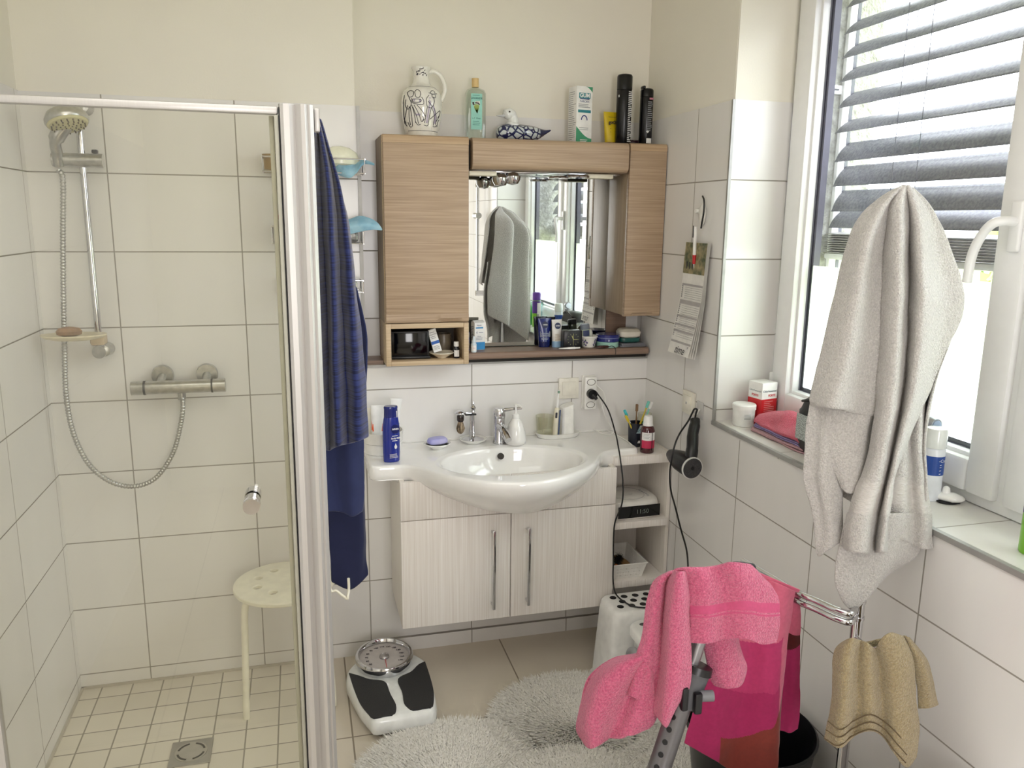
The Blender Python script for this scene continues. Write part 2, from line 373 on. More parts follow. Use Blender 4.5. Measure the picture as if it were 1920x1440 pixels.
sm.build('stacked_slats', mat('pale_slat', (206, 204, 200), .5, rgb2=(180, 178, 176), scale=90), bl, solid=.0012)  # paler copy of the slat colour: dust plus brightness painted in against the shade
MB().box((0, -.945, 1.568-1.55), (.075, 1.88, .02), .006).build('bottom_rail', mat('blind_rail', (205, 205, 205), .4), bl)
for y in (-.76, -.80, -.90, -1.6, -2.1):
    cds = MB(); cds.cyl((.035 if y in (-.76, -1.6) else -.03, y+.51, 1.0), (.035 if y in (-.76, -1.6) else -.03, y+.51, .02), .0013, 6); cds.build('cord', mat('blind_cord', (120, 120, 128), .7), bl)
gr = thing('blind_guide_rail', 'pale metal blind guide rail with slotted bracket fixed to the stucco', 'rail', (2.80, -.505, 1.0))
MB().box((0, .0, .75), (.03, .022, 1.55), .003).build('rail', mat('rail_white', (228, 228, 226), .4), gr)
MB().box((.017, -.003, .75), (.012, .018, 1.55), 0).build('gasket', mat('rail_dark', (90, 92, 100), .6), gr)
b = MB(); b.box((-.055, -.001, 1.105), (.09, .004, .028), .001); b.build('bracket', MATS['rail_white'], gr)
MB().box((-.052, -.004, 1.105), (.045, .003, .005), 0).build('slot', mat('slot_dark', (70, 70, 74), .6), gr)
# garden outside
slab('floor_outside', 2.93, 60, -40, 40, -.6, -.5, mat('lawn', (176, 182, 120), .9, rgb2=(150, 162, 96), scale=3))
def tree(name, label, x, y, r, h):
    t = thing(name, label, 'tree', (x, y, -.5)); tb = MB(); tb.tube([(0, 0, 0), (.1, .05, h*.4), (0, 0, h*.7)], [.16, .12, .06], 8); tb.build('trunk', mat('bark', (96, 84, 70), .9), t)
    rnd = random.Random(name+str(x)); fm = MB(); lv = []; lf = []
    for i in range(2600):
        d = Vector((rnd.gauss(0, 1), rnd.gauss(0, 1), rnd.gauss(0, .8))).normalized()*r*(.55+.45*rnd.random()); c = Vector((0, 0, h*.62))+Vector((d.x, d.y, d.z*.75*h/(2*r)*.9))
        a = Vector((rnd.uniform(-1, 1), rnd.uniform(-1, 1), rnd.uniform(-1, 1))).normalized()*.09; b_ = a.orthogonal().normalized()*.06
        n = len(lv); lv += [c-a, c+b_, c+a, c-b_]; lf.append((n, n+1, n+2, n+3))
    fm.add(lv, lf); fm.build('foliage', mat('leaves', (110, 140, 58), .7, rgb2=(150, 176, 80), scale=2), t, smooth=0)
tree('garden_tree', 'tall leafy green tree seen through the upper blind gaps at left', 13.0, 1.8, 1.5, 4.0)
tree('garden_bush', 'low green bush seen through the blind beside the lawn', 14.0, -1.6, 1.7, 3.0)
tree('garden_shrub', 'rounded green shrub behind the lawn visible in the mirror', 9.0, 3.4, 1.3, 3.0)
from mathutils.geometry import delaunay_2d_cdt
def inpoly(p, poly):
    c = False; n = len(poly)
    for i in range(n):
        (x1, y1), (x2, y2) = poly[i], poly[i-1]
        if (y1 > p[1]) != (y2 > p[1]) and p[0] < (x2-x1)*(p[1]-y1)/(y2-y1)+x1: c = not c
    return c
def plate(mb, outer, holes, place, th, m=0):
    "flat plate with real holes; place maps (x, y, t) to space, th is its thickness"
    V = []; Ed = []
    for loop in [outer]+holes:
        b = len(V); V += [Vector(p) for p in loop]; Ed += [(b+i, b+(i+1) % len(loop)) for i in range(len(loop))]
    r = delaunay_2d_cdt(V, Ed, [], 0, 1e-6); vo, fo = r[0], r[2]; keep = []
    for f in fo:
        c = sum((vo[i] for i in f), Vector((0, 0)))/len(f)
        if inpoly(c, outer) and not any(inpoly(c, h) for h in holes): keep.append(f)
    n = len(vo); cnt = {}
    for f in keep:
        for i in range(len(f)):
            a, b_ = f[i], f[(i+1) % len(f)]; k = (min(a, b_), max(a, b_)); cnt.setdefault(k, []).append((a, b_))
    vs = [place(p[0], p[1], 0) for p in vo]+[place(p[0], p[1], th) for p in vo]
    fs = [tuple(f) for f in keep]+[tuple(i+n for i in reversed(f)) for f in keep]
    fs += [(e[0][1], e[0][0], e[0][0]+n, e[0][1]+n) for e in cnt.values() if len(e) == 1]
    return mb.add(vs, fs, m)
def circ(x, y, r, n=16, ry=None): return [(x+r*math.cos(2*PI*i/n), y+(ry or r)*math.sin(2*PI*i/n)) for i in range(n)]
def rrect(x0, x1, y0, y1, r, n=5):
    out = []
    for cx, cy, a in ((x1-r, y1-r, 0), (x0+r, y1-r, PI/2), (x0+r, y0+r, PI), (x1-r, y0+r, 1.5*PI)):
        out += [(cx+r*math.cos(a+PI/2*i/n), cy+r*math.sin(a+PI/2*i/n)) for i in range(n+1)]
    return out

# ---------------------------------------------------------------- wall cabinets and mirror
CF = -.10                                                     # front plane of the doors
def loc3(o, p): return tuple(Vector(p)-Vector(o))
c1 = thing('wall_cabinet', 'tall light oak wall cabinet left of the mirror with an open niche below', 'cabinet', (1.47, REC, 1.161))
b = MB(); X0, X1, Z0, Z1, ZN = 1.322, 1.619, 1.161, 1.952, 1.312
cx, cy, cz = 1.47, REC, 1.161
def bb(mb, x0, x1, y0, y1, z0, z1, bev=.0015, m=0, o=None):
    o = o or (cx, cy, cz); return mb.box(((x0+x1)/2-o[0], (y0+y1)/2-o[1], (z0+z1)/2-o[2]), (x1-x0, y1-y0, z1-z0), bev, m)
bb(b, X0, X0+.018, CF+.020, REC, ZN+.001, Z1); bb(b, X0, X0+.018, CF, REC, Z0, ZN); bb(b, X1-.018, X1, CF+.020, REC, ZN+.001, Z1); bb(b, X1-.018, X1, CF, REC, Z0, ZN)
bb(b, X0+.018, X1-.018, CF+.002, REC, Z0, Z0+.016); bb(b, X0+.018, X1-.018, CF+.002, REC, ZN-.018, ZN); bb(b, X0+.018, X1-.018, CF+.022, REC, Z1-.018, Z1)
bb(b, X0+.018, X1-.018, REC-.008, REC, Z0+.016, Z1-.018)
b.build('body', OAKL, c1)
s = MB(); bb(s, X0-.0008, X0+.0002, CF+.022, REC-.001, ZN, Z1, 0); s.build('side_veneer', OAKS, c1)
def door(name, x0, x1, z0, z1, par, o, grip):
    d = MB(); y0, y1 = CF-.004, CF+.018
    gx0, gx1 = grip
    # the lower edge has a scooped finger grip
    d.box(((x0+x1)/2-o[0], (y0+y1)/2-o[1], (z0+.030+z1-.027)/2-o[2]), (x1-x0, y1-y0, z1-z0-.057), .002)
    R = []
    n = 24
    for i in range(n+1):
        x = x0+(x1-x0)*i/n; t = max(0, 1-abs((x-(gx0+gx1)/2)/((gx1-gx0)/2))**6) if gx0 < x < gx1 else 0
        cut = .010*t
        prof = [(y1, z0), (y0+.004+cut, z0), (y0+.001+cut, z0+.004), (y0+cut*.9, z0+.010), (y0, z0+.014), (y0, z0+.0305), (y1, z0+.0305)]
        R.append([(x-o[0], y-o[1], z-o[2]) for y, z in prof])
    d.rings(R, True, (True, True), 0)
    do = d.build(name, OAK, par)
    tmb = MB(); prof = [(y1, z1-.027), (y0, z1-.027), (y0, z1-.012), (y0+.003, z1-.004), (y0+.009, z1), (y1, z1)]
    tmb.rings([[(x-o[0], y-o[1], z-o[2]) for y, z in prof] for x in (x0, x1)], True); tmb.build('rounded_top_edge', oak('oak_rounded_edge', (190, 164, 132), (168, 140, 110), 'x'), do)
    return do
door('door', X0+.002, X1-.001, ZN+.003, Z1+.001, c1, (cx, cy, cz), (1.505, 1.590))
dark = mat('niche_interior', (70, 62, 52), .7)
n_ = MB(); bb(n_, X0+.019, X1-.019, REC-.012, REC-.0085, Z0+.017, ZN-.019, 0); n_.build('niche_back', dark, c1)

c2 = thing('wall_cabinet', 'narrow oak wall cabinet in the corner right of the mirror', 'cabinet', (2.29, REC, 1.325))
o2 = (2.29, REC, 1.325); b = MB(); bb(b, 2.216, 2.361, CF+.020, REC, 1.325, 1.952, o=o2); b.build('body', OAKS, c2)
door('door', 2.216, 2.361, 1.322, 1.953, c2, o2, (2.245, 2.335))

pm = thing('pelmet', 'oak pelmet box over the mirror with spotlights underneath', 'pelmet', (1.92, REC, 1.84)); o3 = (1.92, REC, 1.84)
def roundfront(mb, x0, x1, z0, z1, yf, yb, r, o, m=0):
    prof = [(yb, z0)]+[(yf+r-r*math.sin(a), z0+r-r*math.cos(a)) for a in [PI/2*i/6 for i in range(7)]]+[(yf+r-r*math.cos(a), z1-r+r*math.sin(a)) for a in [PI/2*i/6 for i in range(7)]]+[(yb, z1)]
    return mb.rings([[(x-o[0], y-o[1], z-o[2]) for y, z in prof] for x in (x0, x1)], True, (True, True), m)
g = MB(); roundfront(g, 1.630, 2.207, 1.846, 1.952, CF-.014, REC, .022, o3); g.build('box', OAK, pm)
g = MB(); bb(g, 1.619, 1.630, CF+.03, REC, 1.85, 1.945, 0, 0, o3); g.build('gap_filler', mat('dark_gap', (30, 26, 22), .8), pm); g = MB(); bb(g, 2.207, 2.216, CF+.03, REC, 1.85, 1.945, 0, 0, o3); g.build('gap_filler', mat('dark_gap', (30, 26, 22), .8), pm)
g = MB(); bb(g, 1.64, 2.20, -.06, .06, 1.838, 1.846, .002, 0, o3); g.build('lamp_rail', CHROME, pm)
def spot(x, w, kind):
    g = MB(); bb(g, x-w/2, x+w/2, -.075, -.02, 1.826, 1.842, .003, 0, o3); g.build('lamp_base', mat('lamp_base_cream', (226, 220, 200), .4), pm)
spot(1.675, .10, 0); spot(2.115, .10, 1)
for x, zz in ((1.745, 1.826), (1.79, 1.832)):
    g = MB(); g.lathe([(.004, -.034), (.020, -.030), (.029, -.016), (.030, -.004), (.024, .006), (.012, .012)], 24, (x-o3[0], -.045-o3[1], zz-o3[2])); g.build('halogen_lamp', CHROME, pm)
g = MB(); g.lathe([(.050, -.004), (.052, 0), (.050, .004)], 28, (2.035-o3[0], -.04-o3[1], 1.832-o3[2])); g.build('lamp_ring', CHROME, pm)
g = MB(); g.lathe([(.036, -.004), (.038, 0), (.036, .004)], 28, (1.965-o3[0], -.035-o3[1], 1.828-o3[2])); g.build('lamp_ring', CHROME, pm)

bp = MB().box((0, 0, 0), (.99, .010, .78), .001).build('mirror_backboard', WALN, loc=(1.815, REC-.0055, 1.56)); tag(bp, 'brown wooden back board behind mirror and cabinets', 'board')
mt = thing('wall_mirror', 'large rectangular mirror between the oak cabinets', 'mirror', (1.92, .09, 1.19))
g = MB().box((0, .006, .328), (.60, .010, .656), 0); g.build('edge', mat('mirror_edge', (40, 44, 40), .3), mt)
g = MB().add([(-.2975, .0005, .003), (.2975, .0005, .003), (.2975, .0005, .654), (-.2975, .0005, .654)], [(0, 1, 2, 3)]); g.build('mirror_glass', mat('mirror_silver', (235, 238, 236), .0, 1, var=0), mt, smooth=0)
ws = thing('vanity_shelf', 'brown wooden shelf board with rounded front edge under the mirror', 'shelf', (1.99, REC, 1.164))
g = MB(); roundfront(g, 1.6205, 2.215, 1.162, 1.189, -.033, REC-.012, .011, (1.99, REC, 1.164)); g.build('board', WALN, ws)
g = MB(); roundfront(g, 2.217, 2.356, 1.162, 1.189, -.033, REC-.001, .011, (1.99, REC, 1.164)); g.build('end_piece', WALN, ws)
g = MB(); bb(g, 1.6205, 2.35, -.020, REC-.02, 1.151, 1.162, 0, 0, (1.99, REC, 1.164)); g.build('underside_gap_shade', MATS['dark_gap'], ws)  # dark strip painting the shade in the gap between shelf and ledge

# ---------------------------------------------------------------- washbasin
zt = .852; oc = (1.735, 0, 0)
half = [(1.238, -.006), (1.238, -.12), (1.238, -.22), (1.2385, -.262), (1.246, -.277), (1.262, -.282), (1.30, -.283), (1.340, -.286), (1.372, -.298), (1.410, -.338), (1.450, -.398), (1.505, -.458), (1.585, -.518), (1.67, -.550), (1.735, -.560), (1.80, -.550), (1.88, -.512), (1.962, -.452), (2.02, -.388), (2.060, -.320), (2.095, -.284), (2.135, -.270), (2.18, -.268), (2.208, -.268), (2.224, -.262), (2.231, -.247), (2.232, -.21), (2.232, -.11), (2.232, -.006)]
front = resample(spline([(x, y, 0) for x, y in half], 8), 120)
back = [Vector((2.232+(1.238-2.232)*i/40, -.003, 0)) for i in range(1, 40)]
O = front+back
O = [Vector((p.x, p.y, 0)) for p in O]; ctr = Vector((1.735, -.22, 0))
def ell(p, k=1):
    a = math.atan2((p.y-ctr.y)/.17, (p.x-ctr.x)/.30); return Vector((1.735+.25*k*math.cos(a), -.30+.166*k*math.sin(a), 0))
def pull(p, d):
    v = ctr-p; L_ = v.length; return p+v*(d/L_) if L_ else p
R = []
NI = []                                                       # inward normals of the outline
for i, p in enumerate(O):
    t = (O[(i+1) % len(O)]-O[i-1]).normalized(); nrm = Vector((-t.y, t.x, 0)); NI.append(nrm)
def ring(fn): R.append([tuple(fn(p, NI[i])) for i, p in enumerate(O)])
def wgt(p):
    w = max(0, 1-((p.x-1.735)/.40)**2) if p.y < -.2 else 0
    return w**.8
ring(lambda p, n: (1.735+(p.x-1.735)*.1, -.2+(p.y+.2)*.1, .80-.11))
ring(lambda p, n: (1.735+(p.x-1.735)*.35, -.23+(p.y+.23)*.35, .80-.105))
ring(lambda p, n: (*pull(p, .05+.13*wgt(p)).to_2d(), zt-.052-.12*wgt(p)))
ring(lambda p, n: (*pull(p, .012+.075*wgt(p)).to_2d(), zt-.052-.085*wgt(p)))
ring(lambda p, n: (*(p+n*.004+(pull(p, .030*wgt(p))-p)).to_2d(), zt-.050-.028*wgt(p)))
ring(lambda p, n: (*(p+n*.001+(pull(p, .012*wgt(p))-p)).to_2d(), zt-.045-.010*wgt(p)))
ring(lambda p, n: (*p.to_2d(), zt-.026))
ring(lambda p, n: (*(p+n*.0005).to_2d(), zt-.010))
ring(lambda p, n: (*(p+n*.003).to_2d(), zt-.0035))
ring(lambda p, n: (*(p+n*.008).to_2d(), zt-.0003))
ring(lambda p, n: (*(p+n*.012).to_2d(), zt))
ring(lambda p, n: (*(p+n*.016).to_2d(), zt))
mb = MB(); mb.rings(R, True, (True, False))
EL = lambda k, z: [(1.735+.25*k*math.cos(2*PI*i/96), -.30+.166*k*math.sin(2*PI*i/96), z) for i in range(96)]
inner = [Vector((p.x+NI[i].x*.016, p.y+NI[i].y*.016)) for i, p in enumerate(O)]; e0 = EL(1.10, zt)
r_ = delaunay_2d_cdt(inner+[Vector(p[:2]) for p in e0], [(i, (i+1) % len(inner)) for i in range(len(inner))]+[(len(inner)+i, len(inner)+(i+1) % 96) for i in range(96)], [], 0, 1e-7)
ip, ep = [tuple(v) for v in inner], [p[:2] for p in e0]
fs = [f for f in r_[2] if inpoly(sum((r_[0][k] for k in f), Vector((0, 0)))/len(f), ip) and not inpoly(sum((r_[0][k] for k in f), Vector((0, 0)))/len(f), ep)]
mb.add([(v[0], v[1], zt) for v in r_[0]], [tuple(f) for f in fs])
mb.rings([EL(k, z) for k, z in ((1.10, zt), (1.085, zt-.0003), (1.06, .8495), (1.04, .848), (1.015, .8465), (1.0, .842), (.985, .830), (.955, .805), (.90, .778), (.80, .750), (.65, .730), (.4, .717), (.15, .711), (.06, .709))], True, (False, True))
mb.v = [(x-1.735, y, z-.70) for x, y, z in mb.v]
bs = thing('washbasin', 'white ceramic vanity washbasin with oval bowl and flat side wings', 'washbasin', (1.735, 0, .70))
mb.build('basin', CERAM, bs, smooth=55, weld=True)
oh = at(940, 856, y=-.155)
g = MB(); g.cyl((0, 0, 0), (0, .004, -.001), .0125, 20); ob = g.build('overflow_hole', mat('hole_dark', (48, 42, 36), .5), bs, loc=(oh.x-1.735, -.148, oh.z-.70+.0)); ob.rotation_euler = (math.radians(-25), 0, 0)
g = MB(); g.lathe([(.022, 0), (.024, .003), (.016, .005), (.002, .006)], 20, (0, -.30, .010)); g.build('drain_plug', CHROME, bs)
sl = MB().box((1.735, -.0015, zt+.001), (.99, .003, .006)); struct('trim_9', sl, WHITE, smooth=0)

vc = thing('vanity_cabinet', 'wall-hung whitewashed wood vanity cabinet under the washbasin', 'cabinet', (1.73, -.005, .262)); ov = (1.73, -.005, .262)
V0, V1, VF = 1.337, 2.122, -.318
g = MB(); bb(g, V0, V0+.017, VF+.019, -.001, .262, .799, .001, 0, ov); bb(g, V1-.017, V1, VF+.019, -.001, .262, .799, .001, 0, ov); bb(g, V0+.017, V1-.017, VF+.019, -.001, .262, .279, 0, 0, ov); bb(g, V0+.017, V1-.017, -.009, -.001, .279, .69, 0, 0, ov); bb(g, 1.719, 1.735, VF+.019, -.009, .279, .68, 0, 0, ov); g.build('body', PINEP, vc)
for nm, x0, x1, z0, z1 in (('front_panel', V0, 1.7255, .662, .800), ('front_panel', 1.7285, V1, .662, .800), ('door', V0, 1.7255, .262, .659), ('door', 1.7285, V1, .262, .659)):
    g = MB(); bb(g, x0, x1, VF, VF+.0185, z0, z1, .0015, 0, ov); d = g.build(nm, PINE, vc)
    if nm == 'door':
        u = 926.5 if x0 < 1.5 else 992
        a = at(u, 996 if x0 < 1.5 else 990, y=VF-.03); b_ = at(u, 1143 if x0 < 1.5 else 1135, y=VF-.03)
        h = MB(); xx = (a.x+b_.x)/2-ov[0]
        h.box((xx, VF-.030-ov[1], (a.z+b_.z)/2-ov[2]), (.010, .009, a.z-b_.z), .0015)
        for zz in (a.z-.012, b_.z+.012): h.box((xx, VF-.014-ov[1], zz-ov[2]), (.009, .030, .009), .001)
        h.build('handle', CHROME, d)
hf = thing('open_shelf_unit', 'whitewashed open corner shelf unit right of the vanity cabinet', 'shelf', (2.24, -.005, .31)); of = (2.24, -.005, .31)
for z0, z1 in ((.797, .829), (.548, .574), (.312, .338)):
    g = MB(); bb(g, 2.124, 2.347, -.290, -.012, z0, z1, .001, 0, of); g.build('shelf_board', PINE, hf)
g = MB(); bb(g, 2.124, 2.347, -.012, -.001, .312, .829, 0, 0, of); g.build('back_panel', PINEP, hf)
g = MB(); bb(g, 2.3475, 2.362, -.272, -.001, .312, .829, .001, 0, of); g.build('side_panel', PINEP, hf)

# ---------------------------------------------------------------- shower
sw = thing('shower_screen', 'framed clear glass shower screen with wide pale aluminium post', 'shower screen', (.65, -1.05, 0)); os_ = (.65, -1.05, 0)
SY = -1.05
g = MB(); g.add([(.34-.65, 0, .03), (1.0-.65, 0, .03), (1.0-.65, 0, 1.895), (.34-.65, 0, 1.895)], [(0, 1, 2, 3)]); g.add([(.34-.65, .006, .03), (1.0-.65, .006, .03), (1.0-.65, .006, 1.895), (.34-.65, .006, 1.895)], [(3, 2, 1, 0)])
g.build('glass_pane', thin_glass('shower_glass', (.975, .972, .93), 1.0), sw, smooth=0)
g = MB(); bb(g, XL+.13, 1.005, SY-.012, SY+.012, 1.890, 1.907, .005, 0, os_); g.build('top_rail', ALU, sw)
g = MB(); bb(g, XL+.13, 1.005, SY-.012, SY+.012, .0035, .030, .003, 0, os_); g.build('bottom_rail', ALU, sw)
g = MB(); prof = [(XL+.001, -.02), (XL+.09, -.024), (XL+.125, -.012), (XL+.125, .012), (XL+.09, .02), (XL+.001, .02)]
g.rings([[(x-.65, y, z) for x, y in prof] for z in (.0035, 1.907)]); g.build('wall_profile', ALU, sw)
# ridged post: traced cross section, 7 cm wide
prof = [(1.008, .028), (1.006, -.004), (1.009, -.016), (1.016, -.021), (1.028, -.019), (1.037, -.012), (1.040, -.010), (1.044, -.016), (1.052, -.023), (1.060, -.024), (1.064, -.020), (1.066, -.015), (1.071, -.017), (1.078, -.010), (1.079, .004), (1.076, .028)]
g = MB(); g.rings([[(x-.65, y, z) for x, y in prof] for z in (.0035, 1.912)]); g.build('corner_post', ALU, sw, smooth=25)
g = MB()
for x0, x1, y0, y1 in ((.9965, 1.0055, -.009, .012), (.985, .9955, .016, .030)): bb(g, x0, x1, SY+y0, SY+y1, .03, 1.89, .002, 0, os_)
g.build('seal_strip', mat('clear_seal', (176, 174, 160), .4), sw)
g = MB(); bb(g, 1.0056, 1.0070, SY-.014, SY+.02, .004, 1.905, 0, 0, os_); g.build('dark_seal', RUBBER, sw)
kn = MB(); kx = at(472, 945, y=SY-.03); kn.cyl((kx.x-.65, -.004, kx.z), (kx.x-.65, -.05, kx.z), .0185, 28); kn.cyl((kx.x-.65, .01, kx.z), (kx.x-.65, .045, kx.z), .0185, 28)
kn.lathe([(.0195, 0), (.0195, .008)], 28, X=Matrix.Translation((kx.x-.65, -.028, kx.z)) @ Matrix.Rotation(PI/2, 4, 'X')); kn.build('door_knob', CHROME, sw, smooth=50)

rs = thing('shower_rail', 'chrome shower rail on the back wall with hand shower', 'shower', (.395, -.001, 1.25))
def L(v, o): return Vector(v)-Vector(o)
ors = (.395, -.001, 1.25)
g = MB(); g.cyl((0, -.06, .0), (0, -.06, .765), .0105, 20); g.build('rail', CHROME, rs)
for zz, nm in ((.755, 'wall_mount'), (-.012, 'wall_mount')):
    g = MB(); g.cyl((0.012, 0, zz), (0.012, -.055, zz), .022, 24, 0, .018); g.cyl((0, -.045, zz), (0, -.078, zz), .021, 24); g.build(nm, DCHROME, rs, smooth=50)
g = MB(); g.cyl((-.082, -.072, .592), (.062, -.072, .592), .021, 24); sl_ = g.build('slider', DCHROME, rs, smooth=50)
g = MB(); g.box((.038, -.06, .62), (.018, .018, .012), .004); g.build('slider_button', BLACK, sl_)
hd = MB(); HC = at(126, 228, y=-.15)-Vector(ors); A = Matrix.Translation(HC) @ Matrix.Rotation(math.radians(-17), 4, 'X') @ Matrix.Rotation(math.radians(-8), 4, 'Y') @ Matrix.Rotation(math.radians(-6), 4, 'Y')
hd.lathe([(.001, .034), (.030, .033), (.052, .027), (.061, .010), (.061, 0), (.058, -.006)], 36, X=A)
hd.tube(spline([(-.062, -.085, .572), (-.060, -.100, .61), (-.054, -.118, .65), tuple(HC+Vector((0, .022, .006)))], 6), [.014]*6+[.016]*6+[.022]*7, 18)
ho = hd.build('hand_shower', DCHROME, rs, smooth=50)
fc = MB(); fc.lathe([(.057, -.006), (.053, -.012), (.030, -.016), (.001, -.017)], 36, X=A); fc.build('spray_face', mat('cream_spray_face', (206, 200, 160), .5), ho)
nz = MB()
for rr, n in ((.046, 18), (.034, 14), (.022, 9), (.010, 5)):
    for i in range(n):
        a = 2*PI*i/n; nz.lathe([(.0022, -.019), (.0022, -.010)], 6, (rr*math.cos(a), rr*math.sin(a), 0), X=A)
nz.build('nozzle', mat('nozzle_dark', (88, 78, 60), .6), ho, smooth=0)['kind'] = 'stuff'
# hose
hp = [(-.064, -.083, .56)]+[tuple(L(at(u, v, y=-.09), ors)) for u, v in ((118, 340), (118, 450), (119, 560), (121, 650), (124, 740), (137, 810), (165, 868), (205, 902), (250, 912), (292, 896), (324, 850), (338, 800), (343, 762))]
hp = [Vector(hp[0])]+[Vector(p) for p in hp[1:]]; hp.append(L((.636, -.07, 1.085), ors))
pts = resample(spline(hp, 20), 620)
g = MB(); g.tube(pts, [.0086 if i % 4 < 2 else .0068 for i in range(620)], 10); g.build('hose', mat('hose_metal', (186, 186, 184), .3, .8), rs, smooth=60)
sd = thing('soap_dish', 'oval cream soap dish clipped to the lower end of the shower rail', 'soap dish', (.335, -.115, 1.300))
g = MB(); g.lathe([(.060, -.014), (.085, -.008), (.096, 0), (.096, .004), (.088, .003), (.06, -.006), (.001, -.007)], 36, sy=.62); g.build('dish', mat('cream_plastic', (225, 216, 190), .4), sd)
g = MB(); g.box((.060, .050, -.022), (.045, .05, .034), .008); g.build('clamp', mat('beige_clamp', (205, 186, 158), .5), sd)
s1 = MB().lathe([(.02, 0), (.036, .006), (.038, .016), (.030, .026), (.01, .030)], 24, sy=.7).build('bar_soap', mat('brown_soap', (172, 136, 104), .5, rgb2=(140, 112, 84)), loc=(.325, -.125, 1.299)); tag(s1, 'used brown bar of soap lying on the shower soap dish', 'soap')
mx = thing('shower_mixer', 'chrome thermostatic bar mixer on the shower back wall', 'tap', (.632, -.001, 1.113)); om = (.632, -.001, 1.113)
g = MB(); g.cyl((-.105, -.075, 0), (.10, -.075, 0), .0225, 28)
for x in (-.061, .082):
    g.cyl((x, -.002, .028), (x, -.02, .028), .036, 28, 0, .034); g.cyl((x, -.02, .026), (x, -.075, .006), .014, 18)
g.cyl((.004, -.07, -.02), (.004, -.07, -.045), .013, 18); g.build('body', DCHROME, mx, smooth=50)
for x0, x1 in ((-.150, -.112), (.106, .146)):
    g = MB(); g.lathe([(.023, 0), (.0235, abs(x1-x0))], 20, X=Matrix.Translation((x0, -.075, 0)) @ Matrix.Rotation(PI/2, 4, 'Y')); g.build('knob', DCHROME, mx, smooth=50)
    xx = (-.112, -.105) if x0 < 0 else (.100, .106); g = MB(); g.cyl((xx[0], -.075, 0), (xx[1], -.075, 0), .0242, 28); g.build('knob_ring', mat('dark_ring', (70, 70, 70), .4), mx)
st = thing('stool', 'cream round plastic stool with holes and tubular legs in the shower', 'stool', (.945, -.235, .003))
g = MB(); holes = [circ(.095*math.cos(2*PI*(i+.5)/8), .095*math.sin(2*PI*(i+.5)/8), .0145, 14) for i in range(8)]
plate(g, circ(0, 0, .170, 56), holes, lambda x, y, t: (x, y, .437+t-.006*((x*x+y*y)/.0289)**3), .014)
CREAM = mat('cream_stool_plastic', (238, 234, 216), .35, coat=.2); g.build('seat', CREAM, st, smooth=40, bevel=.003)
for a in (211.3, 331.3, 75):
    a = math.radians(a); c_, s_ = math.cos(a), math.sin(a)
    g = MB(); g.tube(spline([(.05*c_, .05*s_, .425), (.10*c_, .10*s_, .427), (.138*c_, .138*s_, .418), (.152*c_, .152*s_, .385), (.158*c_, .158*s_, .25), (.168*c_, .168*s_, 0)], 8), .0115, 14); g.build('leg', CREAM, st, smooth=60)
dr = thing('shower_drain', 'square steel floor drain with round slotted cover in the shower', 'drain', (.642, -.47, .003)); 
g = MB(); g.box((0, 0, .002), (.125, .125, .004), .001); g.build('frame', mat('steel_brushed', (176, 174, 168), .35, .9), dr, rot=(0, 0, .0))
g = MB(); g.lathe([(.049, .004), (.049, .0058), (.001, .0062)], 32); cv = g.build('cover', mat('steel_cover', (190, 188, 180), .3, .9), dr)
g = MB()
for k in range(4):
    a0 = math.radians(12+90*k); P1 = [((.040+.003*s_)*math.cos(a0+.011*i*10), (.040+.003*s_)*math.sin(a0+.011*i*10)) for s_, rng in ((-1, range(11)), (1, range(10, -1, -1))) for i in rng]; g.prism(P1, .0062, .0068)
g.build('slot', mat('slot_black', (40, 38, 34), .6), cv, smooth=0)
# wire caddy between shower and vanity
wc = thing('wire_caddy', 'three-tier chrome wire caddy on the wall behind the robe', 'caddy', (1.10, -.001, 1.40)); ow = (1.10, 0, 1.40)
g = MB()
for x in (1.03, 1.17): g.cyl((x-1.10, -.006, .0), (x-1.10, -.006, .50), .003, 8)
g.build('upright', CHROME, wc)
for zb, h_, x0, x1 in ((1.822, .045, .935, 1.262), (1.590, .055, .955, 1.252), (1.425, .04, .966, 1.246)):
    g = MB()
    for z in (zb, zb+h_):
        w_ = .0026 if z > zb else .0022; y1 = -.115 if z > zb else -.105
        pts = [(x0-1.1, -.008, z-1.40), (x0-1.1, y1, z-1.40), (x1-1.1, y1, z-1.40), (x1-1.1, -.008, z-1.40), (x0-1.1, -.008, z-1.40)]
        for a, b_ in zip(pts, pts[1:]): g.cyl(a, b_, w_, 8)
    for i in range(9): g.cyl((x0-1.1+(x1-x0)*i/8, -.008, zb-1.40), (x0-1.1+(x1-x0)*i/8, -.105, zb-1.40), .0014, 6)
    for x in (x0, x1):
        for y in (-.008, -.11): g.cyl((x-1.1, y, zb-1.40), (x-1.1, y, zb+h_-1.40), .0018, 6)
    g.build('basket', CHROME, wc)
